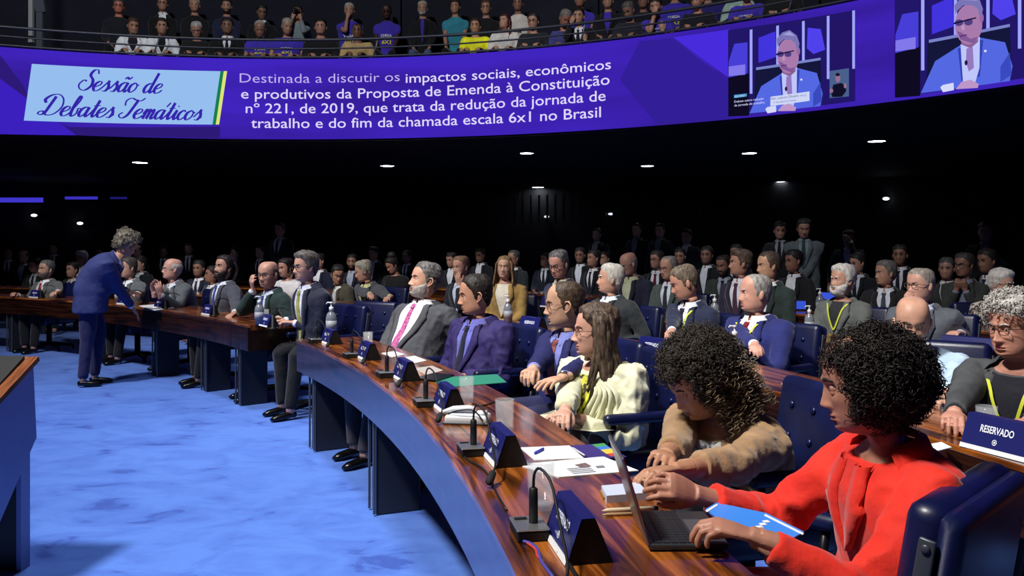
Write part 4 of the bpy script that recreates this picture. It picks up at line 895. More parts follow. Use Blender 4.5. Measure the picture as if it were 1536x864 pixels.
    for si, s_ in enumerate((1, -1)):
        hip = Vector((0, s_ * .085 * build, pz - (.0 if not stand else .04)))
        if stand: o_ = (0.05 if s_ > 0 else -0.04); kn = Vector((.02 + o_, s_ * .10, .50)); an = Vector((-.02 + o_, s_ * .11, .09))
        else: kn = Vector((.43 * kf, s_ * .13, .53)); an = Vector(((.47 + (.06 if s_ > 0 else -.05)) * kf, s_ * .12, .09))
        TG.tube(spline([hip - Vector((.02, 0, 0)), hip.lerp(kn, .5), kn, kn.lerp(an, .15), kn.lerp(an, .6), an], 14 if det else 8), list(np.interp(np.linspace(0, 1, 14 if det else 8), [0, .25, .45, .6, .8, 1], [.098, .088, .070, .066, .058, .052])), 12 if det else 8)
        g.tube([hip, kn, an, an - Vector((0, 0, .04))], [.07, .05, .035, .035], 8)
        shoes.append(an)
    if not stand: TG.ball((0, 0, pz - .02), (.15, .17 * build, .10), 12, 8)
    else: TG.ball((0, 0, pz - .0), (.12, .165 * build, .12), 12, 8)
    R.body = g.make('body', SK, root)
    o = TG.make('trousers', cloth(trousers), root); mods(o, (.03, .018, .012)[det], 3)
    if det or stand:
        for an in shoes:
            s1 = G().tube([an + Vector((-.045, 0, -.055)), an + Vector((-.01, 0, -.045)), an + Vector((.06, 0, -.055)), an + Vector((.13, 0, -.062)), an + Vector((.175, 0, -.068))], [.030, .038, .038, .036, .018], 10, 0.75); s1.make('shoe', SHOE, root)
    # ---- jacket
    jm = cloth(jacket) if not isinstance(jacket, bpy.types.Material) else jacket
    nm = {'suit': 'jacket', 'tee': 'shirt', 'open': 'blazer', 'dress': 'dress', 'shawl': 'shawl', 'polo': 'shirt'}[style]
    o = JG.make(nm, jm, root)
    if det == 2:
        mods(o, .0085, 4); V, Fc = bake(o); nrm = None
        q = foldA if foldA is not None else .007
        me = bpy.data.meshes.new(nm); me.from_pydata([tuple(v) for v in V], [], Fc); me.update()
        NN = np.empty(len(me.vertices) * 3); me.vertices.foreach_get('normal', NN); NN = NN.reshape(-1, 3)
        sd = (hash(label[:6]) % 7) * 0 + len(label) * .37; wts = np.full(len(V), .35)
        for (Sh, El, Wt, fd) in arms:
            for c_, r_ in ((El, .11), (Sh, .09)): wts += 1.1 * np.exp(-(np.linalg.norm(V - np.array(c_), axis=1) / r_) ** 2)
        wts += .5 * np.exp(-((V[:, 2] - pz - .1) / .12) ** 2)
        wts *= 1 - .85 * np.exp(-(V[:, 1] / .10) ** 4) * (V[:, 0] > np.interp(V[:, 2], [pz, nb.z], [0, nb.x])) * (style in ('suit', 'open', 'shawl'))
        QQ = V * np.array([1.0, 1.0, 1.0]); n1 = npnoise(QQ, 26, sd); n2 = npnoise(QQ @ np.array([[.8, .3, .5], [-.4, .9, .2], [-.4, -.3, .86]]), 52, sd + 2)
        ridge = (1 - np.abs(n1) * 2.2) * .8 + (1 - np.abs(n2) * 2.4) * .45
        V = V + NN * (np.clip(ridge, -1, 1.3) * q * np.minimum(wts, 1.5))[:, None]
        me.vertices.foreach_set('co', V.astype(np.float32).ravel()); me.polygons.foreach_set('use_smooth', [True] * len(me.polygons)); me.materials.append(jm); me.update()
        o = bpy.data.objects.new(nm, me); COL.objects.link(o); o.parent = root
    else: mods(o, (.024, .014)[det], (2, 3)[det], (0.0, .012)[det], .09)
    R.jacket = o
    JT = JO + (.006, .009, .008)[det]
    # cuffs of the shirt
    if style == 'suit' and cuff and det and sleeve == 1.0:
        for si, (Sh, El, Wt, fd) in enumerate(arms):
            if hands[si] is not None: G().tube([Wt - fd * .045, Wt - fd * .012], [.031, .0325], 14).make('shirt_cuff', cloth(shirt), root)
    # ---- shirt front, collar, tie, lapels, lanyard
    nseg = (6, 10, 16)[det]
    def vw(t):                                               # half width of the opening at t
        return vwide * max(0, min(1, (t - vdepth) / (.80 - vdepth))) ** .85 if t < .8 else vwide * (1 - max(0, t - .86) * 2.2)
    if style in ('suit', 'open'):
        tt = np.linspace(vdepth, .985, nseg); sm_ = shirt if isinstance(shirt, bpy.types.Material) else cloth(shirt)
        G().grid([[Sy(t, vw(t) * k * 1.12 + (0.0005 * k), JT - .001) for k in (-1, -.66, -.33, 0, .33, .66, 1)] for t in tt]).make('shirt_front', sm_, root)
    if style in ('suit',) and collar:
        g = G()
        for s_ in (1, -1):
            r1, r2, r3 = [], [], []
            for k in range(10):
                a = s_ * (0.12 + (PI - .12) * k / 9); r1.append(S(.980, a, .008)); r2.append(S(.994, a, .009) + Vector((0, 0, .006))); r3.append(S(1.0, a, .004) + Vector((0, 0, .022)))
            g.grid([r1, r2, r3] if s_ > 0 else [r3, r2, r1])
            if det:
                tip = Sy(.915, s_ * .036, JT + .006); A0 = Sy(.978, s_ * .004, JT + .004) + Vector((0, 0, .004)); B0 = S(.984, s_ * .75, .012); Cc = S(.995, s_ * .45, .010) + Vector((0, 0, .010))
                g.add([A0, tip, B0, Cc], [(0, 1, 2, 3)])
        g.make('collar', sm_, root, False)
    if style == 'suit' and tie is not None:
        tm = tie if isinstance(tie, bpy.types.Material) else (pattern(tie, tie2, 90) if tie2 else cloth(tie)); tt = np.linspace(vdepth - .02, .93, nseg)
        G().grid([[Sy(t, y_, JT + o_) for y_, o_ in ((-wd, .002), (-wd * .8, .008), (0, .010), (wd * .8, .008), (wd, .002))] for t in tt for wd in [np.interp(t, [vdepth, .85, .93], [.036, .019, .013]) * min(1, vwide / .04)]]).make('necktie', tm, root)
        G().grid([[Sy(t, y_, JT + o_) for y_, o_ in ((-wd, .003), (-wd * .7, .014), (wd * .7, .014), (wd, .003))] for t, wd in ((.915, .012), (.935, .018), (.965, .020), (.975, .015))]).make('tie_knot', tm, root)
    if style in ('suit', 'open') and lapel:
        g = G()
        for s_ in (1, -1):
            tt = np.linspace(vdepth, .98, nseg + 3); rows = []
            for t in tt:
                wl = np.interp(t, [vdepth, vdepth + .08, .78, .80, .88, .98], [.004, .022, .055, .040, .042, .030]); i_ = vw(t)
                ins = [Sy(t, s_ * (i_ - .003), JT + .0), Sy(t, s_ * (i_ - .002), JT + .009), Sy(t, s_ * (i_ + wl * .5), JT + .011), Sy(t, s_ * (i_ + wl), JT + .006), Sy(t, s_ * (i_ + wl + .002), JT - .004)]
                rows.append(ins)
            g.grid(rows if s_ > 0 else [list(reversed(r)) for r in rows])
        ck = [];                                             # collar of the jacket behind the neck
        for k in range(11):
            a = -1.95 + 3.9 * k / 10; a = a + (PI if True else 0); ck.append(a)
        g.grid([[S(.955, a, .020) for a in ck], [S(.985, a, .026) + Vector((0, 0, .012)) for a in ck], [S(1.0, a, .013) + Vector((0, 0, .018)) for a in ck]])
        g.make('lapels', jm, root)
    if lanyard is not None:
        lm = plain('lanyard_%d' % sum(lanyard), lanyard, 0.6); g = G()
        for s_ in (1, -1):
            tt = np.linspace(.42, .955, nseg); rows = []
            for t in tt: y_ = s_ * .062 * ((t - .42) / .5) ** .8; rows.append([Sy(t, y_ - .006, JT + .018), Sy(t, y_ + .006, JT + .018)])
            g.grid(rows)
        c_ = Sy(.40, 0, JT + .018); g.make('lanyard', lm, root)
    if pin: G().ball(Sy(.72, .085, JT + .014), (.004, .006, .006), 8, 5).make('lapel_pin', plain('pin', (190, 190, 180), .3, .8), root)
    if style in ('tee', 'polo', 'dress'):
        g = G(); ck = [2 * PI * k / 14 for k in range(14)]; g.grid([[S(.955, a, .012) for a in ck], [S(.985, a, .007) for a in ck]], True); g.make('neckband', jm, root)
    if print_:
        for s__, y0, y1, t0, th_, c in print_:
            V, Fc = textmesh(s__, 1.0, 0.03); x0, x1 = V[:, 0].min(), V[:, 0].max()
            G().add([Sy(t0 + v[1] / .7 * th_, y0 + (y1 - y0) * (v[0] - x0) / (x1 - x0), JT + .010) for v in V], Fc).make('shirt_print', plain('print_%d' % sum(c), c, .7), root, False)
    # ---- face
    bc = brow_c or sc_(hair_c, 1.1)
    for s_ in (-1, 1):
        if det:
            e = G().ball((0.0700, s_ * 0.032, 0), .0132, 12, 8); e.xf(MH); e = e.make('eye', EYEW, root)
            G().ball((0.0795, s_ * 0.032 + .002, -.001), (.0042, .0058, .0058), 10, 6).xf(MH).make('iris', IRIS, e)
        else: G().ball((0.078, s_ * 0.031, 0), (.006, .011, .005), 6, 4).xf(MH).make('eye', IRIS, root)
        i0 = int(np.argmin(np.abs(P_[:, na // 2, 2] - .021)))
        def surf(y_, z_, off):
            i = np.argmin(np.abs(P_[:, na // 2, 2] - z_)); r_ = P_[i]; j = np.argmin(np.abs(r_[:, 1] - y_) + (r_[:, 0] < 0) * 9); return Vector((r_[j, 0] + off, y_, z_))
        pts = [surf(s_ * y_, z_, .0) for y_, z_ in ((.013, .017), (.024, .022), (.038, .024), (.050, .018))]
        xs = [p.x for p in pts]; G().tube([MH @ Vector((x_, p.y, p.z)) for x_, p in zip(xs, pts)], [.003, .0048, .0042, .002], 6, 1.0).make('eyebrow', hairm(bc), root)
    if det:
        g = G()
        for zc, hh, o_ in ((-.0695, .0042, .0022), (-.0800, .0052, .0022)):
            rows = []
            for dz in (-1, -.4, .4, 1):
                rr = []
                for k in range(9):
                    y_ = -.024 + .048 * k / 8; z_ = zc + dz * hh * (1 - (abs(y_) / .026) ** 2) * .9
                    i = int(np.argmin(np.abs(P_[:, na // 2, 2] - z_))); r_ = P_[i]; f_ = r_[:, 0] > 0; x_ = np.interp(y_, r_[f_][:, 1], r_[f_][:, 0]) if r_[f_][0, 1] < r_[f_][-1, 1] else np.interp(y_, r_[f_][::-1, 1], r_[f_][::-1, 0])
                    rr.append(MH @ Vector((x_ + (o_ if abs(dz) < .9 else .0002), y_, z_)))
                rows.append(rr)
            g.grid(rows)
        g.make('lips', plain('lips_%d' % sum(skin_c), (int(skin_c[0] * .82), int(skin_c[1] * .66), int(skin_c[2] * .66)), .45), root)
    sd = len(label) * 1.3
    if hair is not None:
        th = hair_th(P_, A, hair, sd); shell(P_, N_, th, MH).make('hair', hairm(hair_c, hair_c2), root)
    if beard is not None:
        a = np.abs(A); Z = P_[..., 2]; zt_ = np.interp(a, [0, .25, .5, .9, 1.25, 1.45], [-.088, -.086, -.06, -.045, -.03, -.0]); m = (1 - sstep(Z, zt_ - .008, zt_ + .004)) * (1 - sstep(a, 1.35, 1.6)) * sstep(Z, -.139, -.118)
        mu = GA(Z + .0595, .0055) * (1 - sstep(np.abs(P_[..., 1]), .024, .034)) * (a < 1)
        th = beard[0] * np.maximum(m * (1 + .3 * npnoise(P_, 160, sd)), mu * .8); shell(P_, N_, np.where(th > .0008, th, 0), MH).make('beard', hairm(beard[1], beard[2] if len(beard) > 2 else None), root)
    if glasses is not None:
        gm = plain('frames_%d' % sum(glasses), glasses, .3); g = G(); rr = .0014 if det == 2 else .0022
        for s_ in (-1, 1):
            n_ = 16; pts = []
            for k in range(n_ + 1):
                a = 2 * PI * k / n_; cx_ = .024 * abs(math.cos(a)) ** .7 * math.copysign(1, math.cos(a)); cz_ = .0175 * abs(math.sin(a)) ** .7 * math.copysign(1, math.sin(a)); pts.append(MH @ Vector((.0965 - abs(cx_ + .012) * .10, s_ * (.033 + cx_), cz_ - .002)))
            g.tube(pts, rr, 5, caps=False); g.tube([MH @ Vector(p) for p in ((.093, s_ * .057, .006), (.07, s_ * .077 * wid, .006), (.0, s_ * .084 * wid, .006), (-.03, s_ * .082 * wid, -.006))], rr, 5)
        g.tube([MH @ Vector(p) for p in ((.0965, -.009, .004), (.1, 0, .006), (.0965, .009, .004))], rr, 5); g.make('glasses', gm, root)
    return R
def locks(R, spec, mat, name='hair_locks', n=60, seed=1, flat=.35):
    rng = np.random.default_rng(seed); g = G()
    for k in range(n):
        pts, rad = spec(rng, k / max(1, n - 1)); g.tube([R.MH @ Vector(p) for p in spline(pts, 11)], list(np.interp(np.linspace(0, 1, 11), np.linspace(0, 1, len(rad)), rad)), 6, flat)
    o = g.make(name, mat, R.root); o['kind'] = 'stuff'; return o
def toC(p): return math.degrees(math.atan2(CY - p[1], CX - p[0]))
def seated(label, u, v, Rr, yaw=0, ch=True, chl=None, **k):
    d = on_ring(u, Rr); p = at(u, v, d); y = toC(p) + yaw; R = person(label, p, y, **k)
    if ch: b = R.root.location; a = math.radians(y); chair((b.x - .03 * math.cos(a), b.y - .03 * math.sin(a)), a, chl or ('blue armchair of the ' + ' '.join(label.replace(',', '').split()[:10])), 'blue leather armchairs')
    R.p = p; return R
# ------------------------------------------------------------------ people of the front row, nearest first
lbl = 'armchair of the '
YEL = (206, 214, 60)
# woman in red
d = on_ring(1290, 14.58); pr = at(1296, 574, d)
R = person('person in a red blazer with large dark curly hair reaching over a laptop', pr, toC(pr) - 6, fa=86, head=(4, -10, 0), lean=.10, det=2, hs=.97, wid=.95, nose=.9, skin_c=(176, 122, 100), hair=None, brow_c=(24, 18, 16), lids=1.35,
    jacket=noisy('red_wool', (206, 30, 14), (224, 44, 22), 9, .75, .3, 40, sheen=.2), shirt=(200, 36, 20), style='open', vdepth=.45, vwide=.03, build=.98, lapel=True, sleeve=(1.0, .90), foldA=.009,
    hands=(at(1134, 806, 1.80), at(1046, 742, 2.16)), hk=('curl', 'reach'), hup=(None, (.15, .75, .65)), elbow=((-.2, .4, -1), (-.2, -.5, -1)), trousers=(96, 40, 54), skirt=.0)
RED = R
def afro(R, c, r, n, cut, mat, matc, seed, curl=(0.008, .03, 1.6, .0016), name='hair'):
    """volume of curly hair around the head: centre c and radii r in the head's frame; cut(p) is True where the face stays free"""
    rng = np.random.default_rng(seed); g = G(); nu, nv = 48, 30; A_ = []
    for i in range(nv + 1):
        row = []
        for j in range(nu):
            th, ph = PI * (i + .02) / (nv + .04), 2 * PI * j / nu; dv = np.array([math.sin(th) * math.cos(ph), math.sin(th) * math.sin(ph), math.cos(th)]); k = .90 + .05 * float(npnoise(dv, 7, seed)) + .05 * float(npnoise(dv, 17, seed)) + .035 * float(npnoise(dv, 39, seed)); p = np.array(c) + dv * np.array(r) * k
            f = cut(p)
            if f > 0: p = p * (1 - f) + f * np.array([min(p[0], -.02), p[1] * .6, max(min(p[2], .05), -.08)])
            row.append(R.MH @ Vector(p))
        A_.append(row)
    g.grid(list(reversed(A_)), True, True, True); o = g.make(name, mat, R.root)
    C_, D_ = [], []
    while len(C_) < n:
        dv = rng.normal(size=3); dv /= np.linalg.norm(dv); k = .86 + .12 * rng.random() + .05 * float(npnoise(dv, 7, seed)) + .05 * float(npnoise(dv, 17, seed)); p = np.array(c) + dv * np.array(r) * k
        if cut(p) > .25: continue
        q = R.MH @ Vector(p); dd = R.MH.to_3x3() @ Vector(dv * .6 + rng.normal(size=3) * .6 + np.array([0, 0, -.25])); C_.append(np.array(q)); D_.append(np.array(dd))
    g = G(); curls(g, C_, D_, curl[0], curl[1], curl[2], curl[3], rng); o2 = g.make('curls', matc, o); o2['kind'] = 'stuff'; return o
AF = hairm((16, 12, 11), (34, 26, 22)); AFC = plain('curl_strands', (30, 23, 20), .5, spec=.5)
def cutR(p): return float(sstep(np.array(p[0]), .030, .055)) * float(1 - sstep(np.array(p[2]), .040, .060)) * float(1 - sstep(np.array(abs(p[1])), .075, .11))
afro(R, (-.034, 0, .012), (.130, .130, .124), 6500, cutR, AF, AFC, 3, (.006, .022, 1.5, .0011))
for s_ in (1,): G().tube([R.MH @ Vector((-.004 + .010 * math.cos(a), s_ * .088, -.055 + .014 * math.sin(a))) for a in np.linspace(0, 6.28, 14)], .0012, 5).make('earring', SILVER, R.root)
b = R.root.location; a = math.radians(toC(pr)); chair((.76, 2.08), math.radians(135), 'nearest blue leather armchair, behind the woman in red')
# woman with curly hair and tan blazer
d = on_ring(1040, 14.55); pr = at(1046, 572, 2.95)
R = person('person in a tan blazer with curly dark hair looking down at the desk', pr, toC(pr) + 16, fa=62, head=(8, -30, 0), lean=.21, det=2, hs=1.02, wid=1.06, jaw=1.08, nose=.85, skin_c=(178, 128, 100), hair=None, brow_c=(34, 24, 20), lids=1.35,
    jacket=noisy('tan_wool', (150, 118, 84), (168, 134, 98), 7, .8, .25, 60, sheen=.2), shirt=pattern((206, 202, 196), (92, 90, 92), 55), style='open', vdepth=.1, vwide=.10, build=1.18, belly=.03, sleeve=.80, foldA=.011,
    hands=(PZ(985, 712, .80), PZ(978, 722, .79)), hk=('curl', 'reach'), hdir=(None, None), hup=((0, -.2, 1), (0, .3, 1)), elbow=((-.7, .5, -1), (-.5, -.4, -1)), trousers=(40, 38, 44))
TAN = R
def cutT(p): return float(sstep(np.array(p[0]), .035, .065)) * float(1 - sstep(np.array(p[2]), .05, .08)) * float(1 - sstep(np.array(abs(p[1])), .085, .12))
afro(R, (-.035, 0, .045), (.140, .135, .125), 4200, cutT, hairm((30, 26, 22), (56, 50, 42)), plain('curl_strands_b', (52, 45, 38), .5, spec=.5), 5, (.008, .03, 1.8, .0013))
rng = np.random.default_rng(9); C_, D_ = [], []
for k in range(1500):
    y_ = rng.uniform(-.14, .14); z_ = rng.uniform(-.15, .05); x_ = rng.uniform(-.17, -.02 if abs(y_) < .085 else .02); C_.append(np.array(R.MH @ Vector((x_, y_, z_)))); D_.append(np.array((0, 0, -1)) + rng.normal(size=3) * .3)
g = G(); curls(g, C_, D_, .009, .05, 2.6, .0016, rng); o = g.make('light_curls', plain('curl_light', (120, 106, 84), .5, spec=.5), R.root); o['kind'] = 'stuff'; o['label'] = 'lighter grey blond curls at the back'
b = R.root.location; a = math.radians(toC(pr)); chair((b.x + .02, b.y + .0), a, 'blue leather armchair behind the woman in the tan blazer')
# woman with cream shawl
pr = at(893, 497, 3.98)
R = person('person in a cream shawl with long brown hair and glasses', pr, toC(pr) + 24, fa=80, head=(2, 2, 0), lean=.06, det=2, hs=1.0, wid=.98, nose=1.1, skin_c=(206, 156, 134), hair=dict(hl=.078, th=.016, top=.02, burn=-.09, temple=.05), hair_c=(56, 42, 34), hair_c2=(96, 78, 62), brow_c=(70, 52, 42), glasses=(60, 30, 34), lids=.8,
    jacket=noisy('cream_knit', (206, 204, 168), (222, 220, 190), 6, .9, .3, 30, sheen=.3), shirt=pattern((196, 190, 70), (58, 52, 40), 34), style='shawl', build=1.12, belly=.035, foldA=.016, lapel=False, collar=False,
    hands=((.30, .10, .66), PZ(842, 640, .70)), hk=('curl', 'curl'), trousers=(92, 84, 84), elbow=((-.1, .3, -1), (-.1, -.3, -1)), skirt=.1)
SHW = R
# blouse seen in the opening, lanyard, ends of the shawl
S = R.S
def fy(t, y, off): return S(t, math.asin(max(-.95, min(.95, y / .2))), off)
G().grid([[fy(t, y * wv, .028) for y in np.linspace(-1, 1, 7)] for t, wv in [(t, np.interp(t, [.15, .5, .8, .97], [.022, .045, .065, .05])) for t in np.linspace(.12, .97, 16)]]).make('blouse', pattern((190, 186, 70), (60, 54, 42), 34), R.root)
g = G()
for s_ in (-1, 1): g.grid([[fy(t, s_ * .05 * ((t - .3) / .6) ** .8 - .006, .036), fy(t, s_ * .05 * ((t - .3) / .6) ** .8 + .006, .036)] for t in np.linspace(.31, .96, 12)])
g.make('lanyard', plain('lanyard_y', (214, 216, 60), .6), R.root)
g = G()
for s_ in (-1, 1):
    for k in range(5): 
        o_ = .03 + .022 * k; g.tube(spline([fy(.96, s_ * (.055 + .008 * k), .024), fy(.8, s_ * (.07 + .016 * k), .030), fy(.5, s_ * (.05 + .026 * k), .034), fy(.2, s_ * (.03 + .03 * k), .036), fy(.0, s_ * (.03 + .035 * k), .040)], 14), [.006] + [.013] * 12 + [.008], 7, .55)
g.make('shawl_folds', noisy('cream_knit', (206, 204, 168), (222, 220, 190), 6, .9, .3, 30, sheen=.3), R.root)
g = G(); 
for k in range(14):
    c = Vector((.30, -.10 + .022 * k, .60 + .01 * math.sin(k * 2.1))); g.tube([c, c + Vector((.02, .004 * math.sin(k), -.03)), c + Vector((.025, .0, -.06))], [.003, .0025, .002], 5)
o = g.make('fringe', plain('fringe', (210, 206, 178), .8), R.root); o['kind'] = 'stuff'
G().grid([[Vector((x_, y_, .628 - .10 * max(0, abs(y_) - .12) + .012 * math.sin(18 * y_ + 9 * x_))) for y_ in np.linspace(-.24, .24, 20)] for x_ in np.linspace(.08, .34, 10)]).make('shawl_lap', noisy('cream_knit', (206, 204, 168), (222, 220, 190), 6, .9, .3, 30, sheen=.3), R.root)
def lockS(rng, f):
    s_ = 1 if f > .45 else -1; a = rng.uniform(1.45, 2.95); y = s_ * .082 * math.sin(a) ; x = .09 * math.cos(a); zt = rng.uniform(.02, .09)
    L = rng.uniform(.16, .27) if a < 1.6 else rng.uniform(.18, .30); o_ = rng.uniform(.0, .02)
    return [(x * .6 + .02, y * .5, .115), (x + (0.01), y * 1.12 + s_ * o_, zt), (x * 1.05, y * 1.25 + s_ * o_, -.05), (x * 1.2 + rng.normal() * .01, y * 1.35 + s_ * .01, -.13), (x * 1.3 + (.04 if a < 1.6 else -.02), y * 1.4 + rng.normal() * .02, -.12 - L * .7)], [.006, .016, .017, .014, .004]
locks(R, lockS, hairm((50, 38, 31), (104, 86, 70)), n=90, seed=4)
b = R.root.location; chair((b.x + .02, b.y), math.radians(toC(pr)), 'blue leather armchair behind the woman in the cream shawl')
# man in navy suit and glasses
pr = at(846, 457, 4.55)
R = person('person in a navy suit with rust tie, glasses and receding dark hair', pr, toC(pr) + 16, fa=82, head=(0, -2, 0), lean=.03, det=2, hs=1.0, jaw=1.05, wid=1.02, skin_c=(202, 156, 128), hair=dict(hl=.1, th=.007, top=.006, recede=.9, temple=.07), hair_c=(52, 40, 30), hair_c2=(84, 66, 50), glasses=(110, 60, 50), lids=.6,
    jacket=noisy('navy_suit', (30, 32, 78), (36, 38, 90), 9, .8, .3, 40), shirt=(110, 116, 176), tie=(126, 70, 66), tie2=(140, 84, 78), build=1.05, vdepth=.22, vwide=.07, foldA=.007,
    hands=(PZ(800, 606, .775), PZ(775, 590, .775)), hk=('flat', 'curl'), trousers=(26, 28, 66))
Sh, El, Wt, fd = R.arms[0]; w_ = Wt - fd * .01; ax = fd
g = G().tube([w_ - ax * .008, w_ + ax * .008], [.031, .031], 16, .85); wb = g.make('wristwatch', BLACK, R.root)
G().tube([w_ + Vector((0, 0, .024)), w_ + Vector((0, 0, .031))], [.017, .017], 16).make('watch_case', SILVER, wb)
b = R.root.location; chair((b.x - .0, b.y), math.radians(toC(pr)), 'blue leather armchair of the man in the navy suit')
# man in violet suit
pr = at(712, 443, 5.32)
R = person('person in a dark violet suit with blue shirt and wavy black hair', pr, toC(pr) + 18, fa=78, head=(-2, -4, 0), lean=.04, det=2, hs=1.0, wid=1.08, jaw=1.12, skin_c=(196, 144, 116), hair=dict(hl=.085, th=.013, top=.016, temple=.06, recede=.25), hair_c=(26, 21, 19), hair_c2=(50, 42, 36), lids=.6,
    jacket=noisy('violet_suit', (42, 34, 82), (50, 40, 96), 9, .75, .3, 40), shirt=(96, 98, 170), tie=(20, 20, 44), build=1.2, belly=.05, vdepth=.15, vwide=.07, foldA=.010,
    hands=(None, None), hk=('curl', 'curl'), trousers=(30, 26, 60))
b = R.root.location; chair((b.x, b.y), math.radians(toC(pr)), 'blue leather armchair of the man in the violet suit')
# bearded man, grey suit, magenta tie
pr = at(637, 421, 6.0)
R = person('person in a grey suit with magenta tie and white beard, leaning back', pr, toC(pr) + 22, fa=70, head=(-14, 12, 0), lean=-.12, det=2, hs=1.03, wid=1.1, jaw=1.12, skin_c=(208, 158, 132), hair=dict(hl=.08, th=.012, top=.014, temple=.06), hair_c=(70, 66, 64), hair_c2=(120, 116, 112), beard=(.005, (130, 124, 118), (176, 170, 162)), lids=.8,
    jacket=noisy('grey_suit', (68, 69, 74), (80, 81, 86), 9, .8, .3, 40), shirt=(232, 234, 240), tie=(156, 46, 112), tie2=(196, 120, 170), build=1.25, belly=.08, vdepth=.06, vwide=.10, foldA=.010,
    hands=((-.02, .46, .66), (.27, -.16, .63)), hk=('curl', 'curl'), trousers=(44, 44, 50))
b = R.root.location; chair((b.x, b.y), math.radians(toC(pr) + 10), 'blue leather armchair of the white bearded man')
chair(at(530, 0, 7.55)[:2], math.radians(toC(at(530, 0, 7.4))) + .5, 'empty blue leather armchair with tufted back at the aisle')

# ------------------------------------------------------------------ left desk
MS = dict(det=1)
seated('person in a dark navy suit and yellow tie at the end of the left desk', 458, 401, 14.1, 12, fa=62, kf=0.6, head=(-22, 2, 0), lean=.1, det=1, jaw=.95, skin_c=(202, 152, 130), hair=dict(hl=.07, th=.016, top=.024, quiff=.01), hair_c=(62, 56, 52), hair_c2=(110, 104, 98), glasses=(60, 50, 50),
       jacket=(30, 32, 50), shirt=(206, 208, 226), tie=(150, 146, 74), hands=(PZ(440, 484, .78), PZ(425, 481, .78)), hk=('curl', 'curl'), vdepth=.15)
seated('person in a dark green suit, bald with glasses, pump bottle in front', 402, 412, 14.12, 6, fa=40, kf=0.6, head=(-14, -2, 0), lean=.1, det=1, wid=1.05, skin_c=(206, 154, 132), hair=dict(hl=.2, th=.004, bald=1.6), hair_c=(70, 60, 54), glasses=(30, 30, 34),
       jacket=(28, 46, 44), shirt=(196, 206, 222), tie=(56, 56, 130), hands=(PZ(415, 478, .78), (.19, -.12, 1.02)), hk=('curl', 'curl'), hdir=(None, (.3, .2, .9)), hup=(None, (1, 0, 0)))
R = seated('person in a grey suit and blue tie with dark beard and long dark hair', 336, 402, 14.12, 0, fa=52, kf=0.6, head=(-24, 12, 0), lean=.0, det=1, skin_c=(190, 140, 116), hair=dict(hl=.075, th=.016, top=.02), hair_c=(26, 20, 18), beard=(.009, (34, 26, 22)),
       jacket=(64, 66, 76), shirt=(206, 210, 222), tie=(48, 54, 130), hands=(PZ(352, 470, .78), None))
locks(R, lambda rng, f: (lambda y, s_: [(-.02, y * .4, .12), (-.05, y, .07), (-.07, y * 1.1, -.02), (-.07, y * 1.1, -.10), (-.06, y, -.17)])(rng.uniform(-.09, .09), 1) and ([(-.02, 0, .12), (-.06, (f - .5) * .17, .07), (-.10, (f - .5) * .2, -.0), (-.09, (f - .5) * .2, -.09), (-.075, (f - .5) * .17, -.17)], [.01, .022, .024, .02, .006]), hairm((26, 20, 18)), n=16)
seated('person in a grey suit, bald on top, hands raised together over the desk', 258, 404, 14.1, 4, fa=72, kf=0.6, head=(-24, 8, 0), lean=.2, det=1, wid=1.05, jaw=1.05, skin_c=(214, 162, 144), hair=dict(hl=.2, th=.011, bald=.9), hair_c=(150, 146, 142), hair_c2=(190, 186, 180), glasses=(120, 110, 100),
       jacket=(84, 88, 94), shirt=(204, 210, 232), tie=(40, 48, 70), hands=(at(240, 442, 9.25), at(231, 440, 9.25)), hk=('flat', 'flat'), hdir=((.15, -.1, 1), (.15, .1, 1)), hup=((.1, 1, 0), (.1, -1, 0)))
seated('person in a grey suit half hidden behind the standing man', 192, 402, 14.1, 6, fa=60, kf=0.6, head=(-10, 0, 0), lean=.1, det=1, skin_c=(190, 146, 124), hair=dict(), hair_c=(50, 46, 44), jacket=(84, 88, 92), tie=(50, 50, 60), hands=(PZ(195, 462, .78), None))
seated('person in a grey suit with red tie at the far left desk', 69, 404, 14.1, 10, fa=52, kf=0.6, head=(-34, 6, -8), lean=.02, det=1, skin_c=(190, 146, 122), hair=dict(hl=.07, th=.008, top=.01), hair_c=(64, 60, 58), hair_c2=(110, 106, 102), beard=(.005, (70, 64, 60)), jacket=(86, 90, 88), shirt=(212, 214, 220), tie=(140, 20, 40), hands=(PZ(88, 448, .78), (.3, -.2, .78)), pin=True)
# standing man leaning on the left desk
pr = at(190, 367, 8.72)
R = person('person standing in a blue suit with curly grey hair, leaning on the desk', pr, 22, fa=-118, head=(8, -28, 0), lean=.34, stand=True, det=1, belly=.07, hs=1.02, skin_c=(192, 142, 118), hair=dict(hl=.06, th=.03, top=.035, burn=-.05), hair_c=(86, 80, 70), hair_c2=(140, 132, 118),
    jacket=noisy('blue_suit', (48, 56, 106), (56, 64, 118), 9, .8, .3, 40), shirt=(210, 214, 226), tie=(40, 40, 70), build=1.25, hands=((.36, .12, .95), at(199, 462, 8.85)), hk=('curl', 'flat'), hdir=(None, (.5, .1, -.8)), hup=(None, (.7, .0, .6)), trousers=(30, 32, 72), skirt=.34)
rng = np.random.default_rng(2); C_, D_ = [], []
for k in range(700):
    i = rng.integers(2, R.P.shape[0] - 6); j = rng.integers(0, R.P.shape[1]); th = hair_th(R.P, R.A, dict(hl=.06, th=.03, top=.035, burn=-.05), 1)[i, j]
    if th < .01: continue
    p = R.P[i, j] + R.N[i, j] * th * .9; C_.append(np.array(R.MH @ Vector(p))); D_.append(np.array(R.MH.to_3x3() @ Vector(R.N[i, j])) + rng.normal(size=3) * .6)
